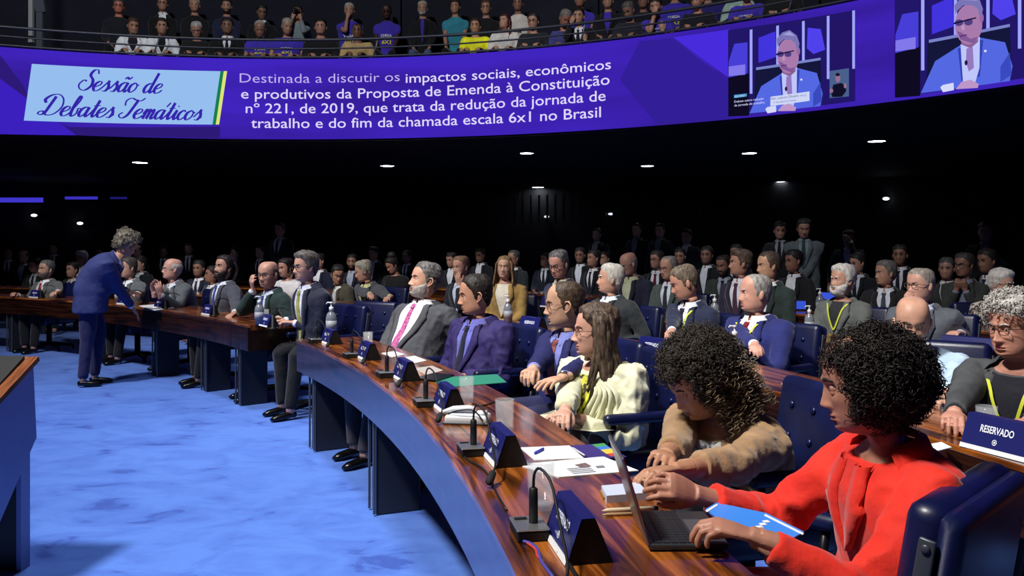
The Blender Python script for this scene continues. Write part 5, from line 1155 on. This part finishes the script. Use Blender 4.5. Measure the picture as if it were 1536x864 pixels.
g = G(); curls(g, C_, D_, .009, .022, 1.2, .003, rng, 8); o = g.make('curls', hairm((96, 90, 78), (150, 142, 126)), R.root); o['kind'] = 'stuff'

# ------------------------------------------------------------------ second row
chn = lambda s_: 'blue armchair of the ' + s_
seated('person in a blue suit with dark red tie and yellow lanyard, bald grey head', 1132, 440, 16.3, 12, fa=66, head=(-8, 2, 0), lean=-.0, det=1, wid=1.08, jaw=1.12, build=1.18, belly=.05, skin_c=(216, 160, 140), hair=dict(hl=.09, th=.006, top=.004, recede=.7), hair_c=(120, 116, 112), hair_c2=(170, 166, 160),
       jacket=(32, 38, 96), shirt=(226, 228, 236), tie=(110, 22, 34), lanyard=YEL, hands=(PZ(1120, 560, .66), PZ(1150, 535, .80)), vdepth=.08, vwide=.075, chl=chn('blue suited man with dark red tie'))
seated('person in a navy suit with lanyard, looking down at papers', 1026, 424, 16.3, 10, fa=76, head=(-2, -18, 0), lean=.08, det=1, skin_c=(206, 152, 128), hair=dict(hl=.075, th=.010, top=.012, temple=.05), hair_c=(80, 68, 56), hair_c2=(126, 112, 96), jacket=(30, 36, 60), shirt=(204, 210, 228), tie=(36, 28, 44), lanyard=YEL, hands=(None, PZ(1003, 520, .78)), pin=True, chl=chn('man in navy suit looking down'))
seated('person in a dark grey suit with white hair, in profile', 915, 419, 16.3, 10, fa=80, head=(2, 6, 0), lean=.0, det=1, skin_c=(212, 162, 136), hair=dict(hl=.07, th=.016, top=.02), hair_c=(168, 164, 152), hair_c2=(214, 210, 198), jacket=(42, 46, 48), shirt=(196, 206, 220), build=1.08, hands=(PZ(925, 520, .6), None), chl=chn('white haired man in profile'))
seated('person in a pale blue shirt, bald with grey stubble, looking down', 1369, 484, 16.2, 34, fa=-4, head=(14, -12, 0), lean=.24, det=1, wid=.98, skin_c=(206, 156, 132), hair=dict(hl=.2, th=.003, bald=1.4), hair_c=(90, 84, 80), beard=(.003, (130, 122, 114)), brow_c=(50, 42, 38), jacket=(168, 190, 212), style='polo', build=1.1, hands=(PZ(1400, 640, .76), PZ(1330, 660, .76)), chl=chn('bald man in pale blue shirt'))
R = seated('person in a grey suit with curly grey hair, dark glasses and yellow lanyard', 1522, 490, 16.05, 20, fa=42, head=(-4, -6, 0), lean=.14, det=2, wid=1.08, jaw=1.1, skin_c=(200, 142, 122), hair=dict(hl=.06, th=.018, top=.03, burn=-.04), hair_c=(140, 136, 130), hair_c2=(196, 192, 186), glasses=(16, 16, 20), jacket=noisy('grey_green_suit', (66, 68, 70), (78, 80, 82), 9, .8, .3, 40),
       shirt=(26, 26, 36), lanyard=YEL, build=1.15, hands=(PZ(1465, 690, .79), PZ(1425, 632, .80)), vdepth=.2, vwide=.08, collar=False, chl=chn('grey curly haired man at the right edge'))
rng = np.random.default_rng(12); C_, D_ = [], []
for k in range(1500):
    i = rng.integers(2, R.P.shape[0] - 10); j = rng.integers(0, R.P.shape[1]); p0_ = R.P[i, j]
    zh = np.interp(abs(R.A[i, j]), [0, .9, 1.3, 1.7, 3.14], [.062, .055, -.02, .01, -.08])
    if p0_[2] < zh: continue
    p = p0_ + R.N[i, j] * .02; C_.append(np.array(R.MH @ Vector(p))); D_.append(np.array(R.MH.to_3x3() @ Vector(R.N[i, j])) + rng.normal(size=3) * .8)
g = G(); curls(g, C_, D_, .007, .018, 1.3, .002, rng, 8); o = g.make('curls', hairm((150, 146, 140), (206, 202, 196)), R.root); o['kind'] = 'stuff'
seated('person in a dark blue suit with open shirt and glasses, reading', 838, 397, 16.35, 12, fa=38, head=(-4, -14, 0), lean=.06, det=1, skin_c=(204, 150, 130), hair=dict(hl=.085, th=.012, top=.02, recede=.3), hair_c=(64, 60, 60), hair_c2=(120, 116, 114), glasses=(50, 46, 46), jacket=(34, 38, 62), shirt=(196, 196, 170), hands=(PZ(872, 452, .80), PZ(850, 458, .78)), vdepth=.5, chl=chn('reading man in dark blue suit'))
seated('person in a dark suit resting chin on hand, fingers over the mouth', 691, 401, 16.4, 14, fa=45, head=(-10, 0, 0), lean=.08, det=1, skin_c=(206, 152, 126), hair=dict(hl=.075, th=.01, top=.012), hair_c=(110, 80, 60), hair_c2=(150, 116, 90), jacket=(32, 32, 40), shirt=(196, 206, 220), hands=((.16, .05, 1.0), None), hk=('flat', 'curl'), hdir=((.1, -.15, 1), None), hup=((1, .2, 0), None), chl=chn('man with chin on hand'))
R = seated('person in a tan blazer with long blond hair, looking up', 757, 402, 17.15 - .75, 36, fa=12, head=(0, 8, 0), lean=.0, det=1, hs=.95, wid=.94, skin_c=(212, 164, 138), hair=dict(hl=.078, th=.014, top=.016, burn=-.09), hair_c=(112, 88, 58), hair_c2=(160, 130, 88), jacket=(150, 120, 66), shirt=(206, 198, 180), style='open', vwide=.07, vdepth=.3, chl=chn('blond woman'))
def lockB(rng, f):
    s_ = 1 if f > .5 else -1; a = rng.uniform(1.1, 2.9); y = s_ * .082 * math.sin(a); x = .085 * math.cos(a)
    return [(.01, y * .3, .125), (x, y * 1.1, .06), (x, y * 1.25, -.03), (x * 1.1, y * 1.4, -.12), (x + .04, y * 1.45, -.20)], [.008, .02, .02, .018, .006]
locks(R, lockB, hairm((112, 88, 58), (168, 138, 96)), n=40, seed=8)
seated('person in a grey suit with grey hair, bending over notes with a pen', 545, 407, 16.0, 12, fa=85, head=(-20, -14, 0), lean=.18, det=1, skin_c=(204, 152, 130), hair=dict(hl=.07, th=.018, top=.022, burn=-.05), hair_c=(124, 118, 104), hair_c2=(170, 164, 148), jacket=(70, 72, 78), shirt=(190, 194, 140), tie=(30, 34, 60), hands=(PZ(612, 462, .78), PZ(600, 464, .78)), chl=chn('grey haired writing man'))
seated('person in an olive jacket with short dark hair, bending towards his neighbour', 507, 412, 16.2, -10, fa=-55, head=(10, -16, 0), lean=.14, det=1, skin_c=(180, 134, 108), hair=dict(hl=.07, th=.01, top=.012), hair_c=(24, 22, 20), jacket=(66, 62, 50), shirt=(200, 204, 200), chl=chn('man bending to his neighbour'))
R = seated('person in a black dress with dark hair in a high bun', 588, 398, 17.7, 10, fa=55, head=(-10, -24, 0), lean=.06, det=1, hs=.95, skin_c=(170, 122, 100), hair=dict(hl=.07, th=.016, top=.022), hair_c=(26, 20, 18), jacket=(14, 13, 15), style='dress', sleeve=.1, ch=False)
G().ball(R.MH @ Vector((-.055, 0, .15)), (.065, .07, .06), 16, 10).make('bun', hairm((26, 20, 18)), R.root)
# ------------------------------------------------------------------ third and fourth rows
seated('person in a light grey suit with white hair and full white beard', 1263, 421, 18.0, 14, fa=45, head=(-12, 6, 0), lean=-.02, det=1, skin_c=(202, 152, 128), hair=dict(hl=.07, th=.02, top=.026), hair_c=(170, 166, 160), hair_c2=(216, 212, 206), beard=(.014, (180, 176, 170), (214, 210, 206)), jacket=(94, 98, 96), shirt=(40, 42, 44), lanyard=YEL, collar=False, chl=chn('white bearded man with lanyard'))
seated('person in a grey suit with glasses, fist at his chin, yellow lanyard', 1380, 428, 17.95, 16, fa=42, head=(-8, 2, 0), lean=.04, det=1, wid=1.06, build=1.2, skin_c=(212, 160, 140), hair=dict(hl=.08, th=.008, top=.008, temple=.06), hair_c=(120, 110, 100), hair_c2=(170, 162, 152), glasses=(90, 70, 60), jacket=(84, 88, 96), shirt=(186, 194, 226), lanyard=YEL, hands=(PZ(1440, 500, .8), (.17, -.04, .98)), hk=('curl', 'fist'), hdir=(None, (.2, .3, .9)), hup=(None, (1, 0, .2)), vwide=.09, vdepth=.05, chl=chn('man with fist at his chin'))
seated('person in a dark blue jacket, bald, head bowed behind the white haired man', 943, 396, 18.0, 10, fa=58, head=(0, -18, 0), lean=.1, det=1, wid=1.05, build=1.15, skin_c=(196, 146, 126), hair=dict(hl=.2, th=.004, bald=1.2), hair_c=(120, 112, 104), jacket=(30, 32, 50), shirt=(180, 184, 150), glasses=(40, 40, 44), chl=chn('bald man with bowed head'))
seated('person in a green grey suit with glasses left of the tall navy suit', 1003, 402, 18.0, 14, fa=45, head=(-10, -4, 0), det=1, skin_c=(206, 156, 132), hair=dict(hl=.09, th=.008, top=.008, recede=.4), hair_c=(110, 104, 98), glasses=(90, 80, 70), jacket=(74, 86, 82), shirt=(206, 210, 220), tie=(40, 44, 60), chl=chn('man in green grey suit'))
seated('person in a dark navy suit with dark tie, brown hair, looking left', 1110, 395, 18.05, 12, fa=72, head=(0, 4, 0), det=1, skin_c=(192, 140, 118), hair=dict(hl=.07, th=.015, top=.024, quiff=.01), hair_c=(66, 54, 44), hair_c2=(110, 94, 78), jacket=(36, 34, 52), shirt=(206, 206, 216), tie=(70, 40, 60), chl=chn('man in dark navy suit'))
seated('person in a dark green suit with brown hair behind the bald grey head', 1152, 399, 17.85, 8, fa=60, head=(10, 0, 0), det=1, skin_c=(202, 156, 126), hair=dict(hl=.085, th=.012, top=.014, recede=.3), hair_c=(56, 46, 36), hair_c2=(90, 76, 60), jacket=(34, 46, 44), ch=False)
seated('person in an olive suit with dark beard beside the pump bottle', 1085, 398, 19.6, 24, fa=30, head=(10, -10, 0), det=1, skin_c=(160, 114, 96), hair=dict(hl=.075, th=.008, top=.008), hair_c=(40, 30, 26), beard=(.008, (44, 32, 28)), jacket=(52, 58, 50), shirt=(150, 160, 170), tie=(24, 24, 36), ch=False)
seated('person in a black suit with grey hair and grey tie', 1328, 410, 19.5, 26, fa=55, head=(10, 2, 0), det=1, skin_c=(186, 138, 116), hair=dict(hl=.07, th=.012, top=.016), hair_c=(84, 80, 78), hair_c2=(120, 116, 112), jacket=(26, 26, 30), shirt=(196, 202, 212), tie=(60, 66, 80), chl=chn('man in black suit'))
seated('person with short white hair, black glasses and a patterned scarf', 1503, 426, 19.5, 60, fa=-55, head=(44, -4, 0), det=1, hs=.95, skin_c=(196, 150, 130), hair=dict(hl=.065, th=.022, top=.03, burn=-.02), hair_c=(170, 166, 160), hair_c2=(214, 210, 204), glasses=(16, 14, 16), jacket=pattern((196, 190, 176), (60, 52, 56), 22), style='polo', chl=chn('white haired person in scarf'))
seated('person in a dark grey suit with glasses, hands clasped at the mouth', 1446, 398, 20.6, 22, fa=35, head=(0, 0, 0), det=1, skin_c=(150, 108, 88), hair=dict(), hair_c=(48, 44, 42), jacket=(52, 56, 52), shirt=(120, 124, 150), glasses=(20, 20, 20), hands=((.2, .04, .98), (.2, -.04, .98)), hk=('fist', 'fist'), hdir=((.3, -.2, .8), (.3, .2, .8)), hup=((1, 0, 0), (1, 0, 0)), ch=False)
seated('person with long dark hair and white shirt behind the bald man at the left desk', 428, 402, 15.6, 10, fa=50, head=(-10, -4, 0), det=1, hs=.95, skin_c=(186, 136, 116), hair=dict(burn=-.09, th=.016), hair_c=(26, 20, 18), jacket=(200, 196, 196), style='polo', ch=False)
# ------------------------------------------------------------------ dim people in the back
DIMP = [(528, 393, 18.2, 'person with dark stubble and open collar behind the writing man', dict(hair=dict(), hair_c=(20, 18, 16), beard=(.005, (26, 22, 20)), jacket=(26, 28, 40), shirt=(150, 156, 170))),
        (677, 390, 19.6, 'person with dark hair behind the man with chin on hand', dict(hair=dict(), jacket=(24, 26, 32))), (770, 388, 19.4, 'person in dark suit with glasses right behind the blond woman', dict(hair=dict(hl=.09), hair_c=(60, 58, 56), glasses=(20, 20, 20), jacket=(36, 42, 44))),
        (890, 388, 19.6, 'person in black suit with white shirt, back row centre', dict(hair=dict(), jacket=(18, 20, 30), shirt=(220, 222, 226))), (907, 388, 21.3, 'person in dark clothes beside the black suit, back row centre', dict(hair=dict(), jacket=(24, 22, 26))),
        (985, 390, 19.7, 'person in black suit with dark red tie and glasses, back row', dict(hair=dict(), hair_c=(36, 32, 30), jacket=(20, 20, 24), shirt=(200, 200, 206), tie=(90, 24, 40), glasses=(30, 26, 26))), (1020, 385, 21.3, 'person in brown jacket behind the green grey suit', dict(hair=dict(), jacket=(40, 34, 34))),
        (1104, 380, 21.3, 'person with dark hair behind the dark navy suit', dict(hair=dict(), hair_c=(36, 34, 32), jacket=(24, 24, 28))), (1286, 395, 21.2, 'person with white collar half hidden behind the white bearded man', dict(hair=dict(), jacket=(22, 24, 30), shirt=(200, 204, 210))),
        (1420, 403, 21.4, 'person in grey at the left of the clasped hands', dict(hair=dict(), hair_c=(60, 58, 58), jacket=(56, 58, 56))), (610, 385, 21.0, 'person in dark jacket behind the woman with the bun', dict(hair=dict(), jacket=(22, 22, 26))), (818, 390, 21.2, 'person in dim blue shirt left of the reading man', dict(hair=dict(), jacket=(24, 28, 44))),
        (35, 385, 17.6, 'person with pale head at the far left back', dict(hair=dict(hl=.2, bald=1.2), jacket=(30, 32, 32))), (52, 398, 16.2, 'person behind the man with the red tie, left side', dict(hair=dict(), jacket=(40, 44, 38))), (122, 387, 16.6, 'person with pale cap left of the standing man', dict(hair=dict(th=.02, top=.024, hl=.05), hair_c=(150, 150, 140), jacket=(34, 38, 34))),
        (108, 405, 15.9, 'person in olive jacket left of the standing man', dict(hair=dict(), jacket=(52, 54, 44))), (205, 377, 18.4, 'person with pale bald head right of the standing man', dict(hair=dict(bald=1.0, hl=.2), jacket=(22, 24, 30))), (210, 396, 16.5, 'person with white collar right of the standing man', dict(hair=dict(), jacket=(26, 28, 36), shirt=(190, 196, 200))),
        (283, 373, 19.6, 'person standing dimly behind the man with raised hands', dict(hair=dict(), jacket=(22, 24, 28))), (298, 403, 16.2, 'person in dark blue seen between the raised hands and the dark beard', dict(hair=dict(), jacket=(26, 32, 48))), (318, 412, 15.9, 'person in grey behind the dark bearded man', dict(hair=dict(), jacket=(54, 60, 68))),
        (80, 372, 19.8, 'person in dark blue far left in the gloom', dict(hair=dict(), jacket=(20, 26, 44))), (12, 380, 19.0, 'person at the left edge in the gloom', dict(hair=dict(), jacket=(26, 26, 28))), (150, 380, 19.4, 'person behind the standing man in the gloom', dict(hair=dict(), jacket=(20, 22, 30))), (352, 380, 19.8, 'person in the gloom above the dark bearded man', dict(hair=dict(), jacket=(20, 22, 30))),
        (245, 378, 20.0, 'person in the gloom above the raised hands', dict(hair=dict(), jacket=(24, 22, 28))), (478, 392, 17.8, 'person in navy behind the yellow tie', dict(hair=dict(), jacket=(24, 28, 48))), (390, 378, 19.9, 'person in the gloom above the bald man with glasses', dict(hair=dict(), jacket=(20, 22, 28))), (560, 380, 20.0, 'person in the gloom above the writing man', dict(hair=dict(), jacket=(20, 22, 28))),
        (720, 383, 20.4, 'person in the gloom left of the blond woman', dict(hair=dict(), jacket=(20, 22, 28))), (870, 383, 20.5, 'person in the gloom right of the reading man', dict(hair=dict(), jacket=(20, 22, 28))), (1060, 383, 20.6, 'person in the gloom above the dark bearded man in olive', dict(hair=dict(), jacket=(20, 22, 28))), (1190, 392, 19.6, 'person half hidden under the standing pair', dict(hair=dict(), jacket=(24, 24, 28))),
        (1480, 392, 20.9, 'person in the gloom above the patterned scarf', dict(hair=dict(), jacket=(26, 26, 30))), (1350, 383, 21.4, 'person in the gloom above the black suited man', dict(hair=dict(), jacket=(22, 22, 28)))]
rn = random.Random(5)
for u, v, Rr, lb, k in DIMP:
    kk = dict(det=0, lean=.05, skin_c=rn.choice([(190, 142, 118), (170, 124, 102), (150, 108, 88), (200, 152, 128)]), hair_c=(30, 26, 24)); kk.update(k); kk.setdefault('tie', (30, 30, 50) if rn.random() < .5 else None)
    seated(lb, u, v, Rr, rn.uniform(-4, 24), ch=False, head=(rn.uniform(-25, 20), rn.uniform(-8, 6), 0), group='dimly lit people in the back rows', **kk)
def stander(lb, u, v, Rr, yaw, **k):
    d = on_ring(u, Rr); p = at(u, v, d); zf = max(0.0, p.z - 1.66); 
    if p.z < 1.55: p.z = 1.6
    kk = dict(det=0, stand=True, lean=.02, skin_c=(170, 126, 104), hair=dict(), hair_c=(32, 28, 26), group='people standing at the back'); kk.update(k); return person(lb, p, toC(p) + yaw, **kk)
stander('person standing in a grey suit with hands folded, at the back right', 1206, 343, 20.9, 34, det=1, zf=.0, jacket=(84, 92, 96), shirt=(110, 120, 126), tie=(34, 52, 54), head=(6, -12, 0), hands=((.24, -.02, .98), (.24, .02, 1.0)), hk=('curl', 'curl'), build=1.1)
stander('person standing in a black suit beside the grey suited one', 1170, 346, 21.6, 30, jacket=(20, 22, 26), shirt=(120, 126, 134), tie=(16, 16, 22), head=(10, -6, 0))
stander('person standing dimly with white shirt and dark tie, back left', 420, 345, 18.6, 16, det=1, jacket=(18, 18, 22), shirt=(196, 198, 196), tie=(20, 20, 26), vwide=.08)
stander('person standing in the gloom in dark grey, back centre right', 1030, 362, 22.2, 10, jacket=(44, 50, 50))
stander('person standing in the gloom, leftmost of two behind the bald man', 955, 345, 22.6, 10, jacket=(20, 22, 28), shirt=(90, 96, 104)); stander('person standing in the gloom, right one of two behind the bald man', 990, 346, 22.6, 10, jacket=(18, 20, 26), shirt=(90, 96, 104))
stander('person standing in the gloom above the reading man, white collar', 895, 352, 22.6, 14, jacket=(20, 22, 28), shirt=(150, 156, 160)); stander('person standing in the gloom above the white bearded man, hand raised', 1273, 358, 22.8, 20, jacket=(22, 22, 26), hands=((.16, .06, 1.52), None))
stander('person standing in dark clothes with white cuffs at the back right', 1478, 348, 23.0, 24, jacket=(12, 14, 16), shirt=(130, 132, 136), hands=((.22, .1, 1.36), None))

# ------------------------------------------------------------------ gallery
PUR = (62, 46, 168); TXTW = (220, 222, 232); YW = (226, 216, 60)
def gal(lb, u, v, back, yaw=0, **k):
    Rr = SR + (1.95 if back else .72); d = on_ring(u, Rr, SX, SY); p = at(u, v, d); zf = 4.16 if back else 3.80
    if back: p.z = max(5.25, min(p.z, 5.75))
    else: p.z = max(4.84, min(p.z, 5.1))
    kk = dict(det=0, lean=.08, hair=dict(), hair_c=(28, 24, 22), skin_c=(176, 130, 106), group='people seated in the gallery'); kk.update(k)
    y = math.degrees(math.atan2(SY - p.y, SX - p.x)) * .5 + math.degrees(math.atan2(-p.y, -p.x)) * .5 + yaw
    return person(lb, p, y, zf=zf, **kk)
def tee(c=PUR, s1='CHEGA', s2='6X1'): return dict(style='tee', jacket=c, sleeve=.2, print_=[(s1, -.085, .085, .55, .075, TXTW), (s2, -.07, .07, .36, .10, YW)])
def longhair(R, c, c2=None, L=.2, n=22): locks(R, lambda rng, f: ([(.0, (.02 if f > .5 else -.02), .125), (-.03 * rng.random(), (1 if f > .5 else -1) * .08, .06), (-.02 - .04 * rng.random(), (1 if f > .5 else -1) * .092, -.04), (-.0 - .05 * rng.random(), (1 if f > .5 else -1) * (.07 + .04 * rng.random()), -.05 - L)], [.01, .024, .024, .01]), hairm(c, c2), n=n)
GL_ = [
 ('person in a white jacket over black top, front of the gallery at left', 200, 39, 0, dict(head=(14, -14, 0), hair=dict(hl=.07, th=.014), hair_c=(50, 34, 26), jacket=(214, 216, 220), shirt=(22, 20, 30), style='open', vwide=.07)),
 ('person in a white jacket with dark hair, second from left in the gallery front', 243, 40, 0, dict(head=(4, -4, 0), jacket=(210, 212, 216), shirt=(14, 14, 16), style='open', vwide=.06, hair=dict(th=.018))),
 ('person in black with grey hair and glasses, gallery front', 295, 45, 0, dict(hair_c=(130, 128, 126), glasses=(30, 30, 30), jacket=(20, 20, 24), style='polo', head=(0, -20, 0))),
 ('person in a black suit and tie, gallery front', 341, 40, 0, dict(skin_c=(130, 94, 76), jacket=(14, 14, 18), tie=(14, 14, 18), build=1.15, wid=1.1)),
 ('person in a violet shirt with grey cropped hair, head bowed, gallery front', 390, 44, 0, dict(skin_c=(150, 108, 84), hair=dict(hl=.1, th=.004, recede=.9), hair_c=(120, 118, 116), head=(0, -22, 0), **tee(PUR, 'VIDA', '6X1'))),
 ('person in a violet shirt with grey hair and broad shoulders, gallery front', 431, 40, 0, dict(hair_c=(130, 120, 108), hair_c2=(170, 160, 146), build=1.15, head=(20, -14, 0), **tee())),
 ('person in a black jacket with badge and short black hair, gallery front', 481, 41, 0, dict(hair_c=(16, 14, 14), wid=1.1, jacket=(20, 20, 24), style='polo', build=1.15)),
 ('person in a tan shirt, cropped hair, at the gallery rail', 536, 49, 0, dict(skin_c=(120, 82, 62), hair=dict(th=.003, top=.003), jacket=(178, 150, 104), style='polo', build=1.1)),
 ('person in a bright yellow shirt at the gallery rail', 713, 47, 0, dict(skin_c=(176, 130, 100), hair=dict(th=.02), hair_c=(40, 26, 20), jacket=(224, 222, 30), style='tee', sleeve=.2, hs=.95)),
 ('person with long red brown hair and white top, gallery front', 757, 33, 0, dict(head=(-24, 8, 0), hair=dict(th=.018, burn=-.09), hair_c=(46, 18, 20), jacket=(190, 186, 180), style='polo', hs=.95, L=(60, 22, 24))),
 ('person in dark clothes with round glasses and black hair, gallery front', 800, 38, 0, dict(head=(-10, -4, 0), hair=dict(th=.02), glasses=(20, 20, 22), jacket=(26, 30, 36), style='polo')),
 ('person with grey hair bending forward, gallery front', 848, 36, 0, dict(head=(30, -34, 0), hair_c=(96, 90, 84), hair_c2=(130, 124, 116), skin_c=(170, 110, 90), jacket=(60, 60, 120), style='polo', lean=.2)),
 ('person in a black suit with a hand on the cheek, gallery front', 868, 27, 0, dict(hair_c=(18, 16, 16), jacket=(16, 16, 22), tie=(20, 20, 30), shirt=(210, 212, 220), hands=(None, (.2, -.09, .0)), head=(-4, 0, 0), HC=1)),
 ('person with short grey hair, head down, gallery front right', 943, 30, 0, dict(head=(-20, -26, 0), hair_c=(70, 66, 62), jacket=(36, 36, 44), style='polo', skin_c=(150, 110, 90))),
 ('person with a hand over the face in violet shirt, gallery front right', 984, 22, 0, dict(head=(-6, -14, 0), skin_c=(190, 140, 116), hands=(None, (.2, .0, .0)), HC=1, hk=('flat', 'flat'), **tee())),
 ('person with dark hair leaning near the rail, gallery right', 1046, 15, 0, dict(head=(-20, -8, 0), hair_c=(24, 18, 18), skin_c=(190, 134, 112), jacket=(24, 24, 34), style='polo')),
 ('person in a violet shirt with white and yellow print, gallery right', 1120, 2, 0, dict(head=(0, -10, 0), **tee(PUR, 'CHEGA', '6X1'))),
 ('person in black shirt with white figures at the right gallery rail', 1174, -4, 0, dict(style='tee', jacket=(18, 18, 22), sleeve=.2, print_=[('1,7', -.08, .08, .4, .16, TXTW)])),
 ('person in dark shirt with red face, standing row at far left', 178, 10, 1, dict(skin_c=(196, 120, 98), hair_c=(60, 54, 50), jacket=(24, 26, 34), style='polo', glasses=(20, 20, 20))),
 ('person in black with glasses, back of the gallery at left', 244, 6, 1, dict(glasses=(20, 20, 20), jacket=(14, 14, 18), hair_c=(60, 58, 56))),
 ('person in dark shirt with white hair, back of the gallery', 292, 8, 1, dict(hair_c=(150, 146, 142), hair_c2=(190, 186, 182), jacket=(18, 18, 24), style='polo')),
 ('person in dark blue shirt, back of the gallery', 340, 10, 1, dict(jacket=(28, 32, 62), style='polo', beard=(.005, (50, 40, 34)))),
 ('person with dark hair in the shade, back of the gallery', 393, 18, 1, dict(jacket=(14, 14, 18), head=(10, -20, 0), skin_c=(140, 102, 84))),
 ('person in a grey sweater holding a camera to the face, back of the gallery', 446, 20, 1, dict(jacket=(116, 130, 134), style='polo', hands=((.2, .07, .0), (.2, -.07, .0)), HC=1, hk=('fist', 'fist'), CAM=1)),
 ('person in a violet shirt with chin on hand and grey hair, back row centre', 524, 16, 1, dict(hair_c=(130, 126, 120), hands=(None, (.19, -.02, -.02)), HC=1, hk=('curl', 'fist'), **tee(PUR, 'VIDA', '6X1'))),
 ('person in a violet shirt with dark skin and head bowed, back row centre', 580, 17, 1, dict(skin_c=(74, 50, 40), hair=dict(th=.003, top=.003), head=(0, -24, 0), **tee(PUR, 'CHEGA', '6X1'))),
 ('person in a black jacket over violet shirt with grey hair, back row centre', 634, 13, 1, dict(hair_c=(150, 140, 120), hair_c2=(180, 172, 154), beard=(.006, (120, 116, 110)), jacket=(16, 14, 20), shirt=(60, 46, 150), style='suit', collar=False, vwide=.035, trousers=(70, 84, 120))),
 ('person in a teal shirt with dark hair, back row centre', 683, 11, 1, dict(head=(-6, 2, 0), hair=dict(th=.016), hair_c=(34, 24, 20), hs=.97, style='tee', jacket=(48, 128, 146), sleeve=.2, print_=[('MINHA', -.07, .07, .5, .06, (150, 190, 200))])),
 ('person in a black shirt with glasses and hair tied back, back row centre', 729, 12, 1, dict(glasses=(60, 50, 50), hair=dict(th=.016), hair_c=(60, 42, 34), jacket=(16, 16, 20), style='polo')),
 ('person in a cream shirt with print, back row right of centre', 777, 6, 1, dict(skin_c=(140, 98, 80), jacket=(196, 188, 180), style='tee', sleeve=.2, print_=[('SEM', -.06, .06, .5, .06, (70, 60, 60)), ('TEMPO', -.07, .07, .38, .06, (70, 60, 60))])),
 ('person in a plain violet shirt behind the black suit, back row', 870, 0, 1, dict(skin_c=(150, 104, 84), style='tee', jacket=PUR, sleeve=.2)),
 ('person in black over a violet shirt, arms crossed, back row', 912, 2, 1, dict(jacket=(18, 16, 26), shirt=PUR, style='suit', collar=False, vwide=.06)),
 ('person in black with small white pin, back row right', 965, 2, 1, dict(jacket=(14, 14, 18), style='polo', skin_c=(140, 100, 84))),
 ('person in a large violet shirt with lettering, back row right', 1012, -12, 1, dict(build=1.15, **tee(PUR, 'CHEGA', '6X1'))),
 ('person in a dark violet shirt with yellow figures, back row right', 1062, -12, 1, dict(**tee((40, 34, 110), 'VIDA', '6X1'))),
 ('person in a pale green shirt, right part of the gallery', 1108, -16, 1, dict(jacket=(150, 176, 164), style='polo')),
]
for lb, u, v, back, k in GL_:
    k = dict(k); Lh = k.pop('L', None); HC = k.pop('HC', None); CAMR = k.pop('CAM', None)
    Rr = SR + (1.95 if back else .72); d = on_ring(u, Rr, SX, SY); zf = 4.16 if back else 3.80; z = at(u, v, d).z; z = max(5.25, min(z, 5.75)) if back else max(4.84, min(z, 5.1))
    if HC: k['hands'] = tuple(None if h is None else (h[0], h[1], z - zf - .13 + h[2]) for h in k['hands']); k['hdir'] = ((.1, -.3, 1), (.1, .3, 1)); k['hup'] = ((1, 0, 0), (1, 0, 0))
    R = gal(lb, u, v, back, **k)
    if Lh: longhair(R, Lh, L=.24)
    if CAMR:
        c = R.root.matrix_basis @ (R.MH @ Vector((.15, 0, .0))); cr_ = empty('camera_body', c, R.root.rotation_euler.z, 'small black camera held up by the person in grey sweater', 'camera'); G().rbox((0, 0, 0), (.05, .12, .08), .01, 2).make('housing', BLACK, cr_); G().tube([(.02, 0, 0), (.08, 0, 0)], [.033, .03], 14).make('lens', DARKM, cr_)
    if not R.root.get('done'): a = R.root.rotation_euler.z; b = R.root.location; GS = bpy.data.objects.get('spectator_chair')
    if GS is None:
        GS = empty('spectator_chair', b, a, 'dark seat of the ' + lb.split(',')[0][:50], 'chair', 'dark gallery seats'); G().rbox((0, 0, .42), (.42, .46, .08), .02, 2).make('seat', plain('seat_dark', (14, 16, 28), .7), GS); G().rbox((-.24, 0, .62), (.06, .46, .42), .02, 2).make('backrest', plain('seat_dark', (14, 16, 28), .7), GS); G().box((-.05, 0, .19), (.06, .3, .38)).make('support', BLACK, GS)
    else: dup(GS, b, a, 'dark seat of the ' + ' '.join(lb.replace(',', '').split()[:11]), 'dark gallery seats')
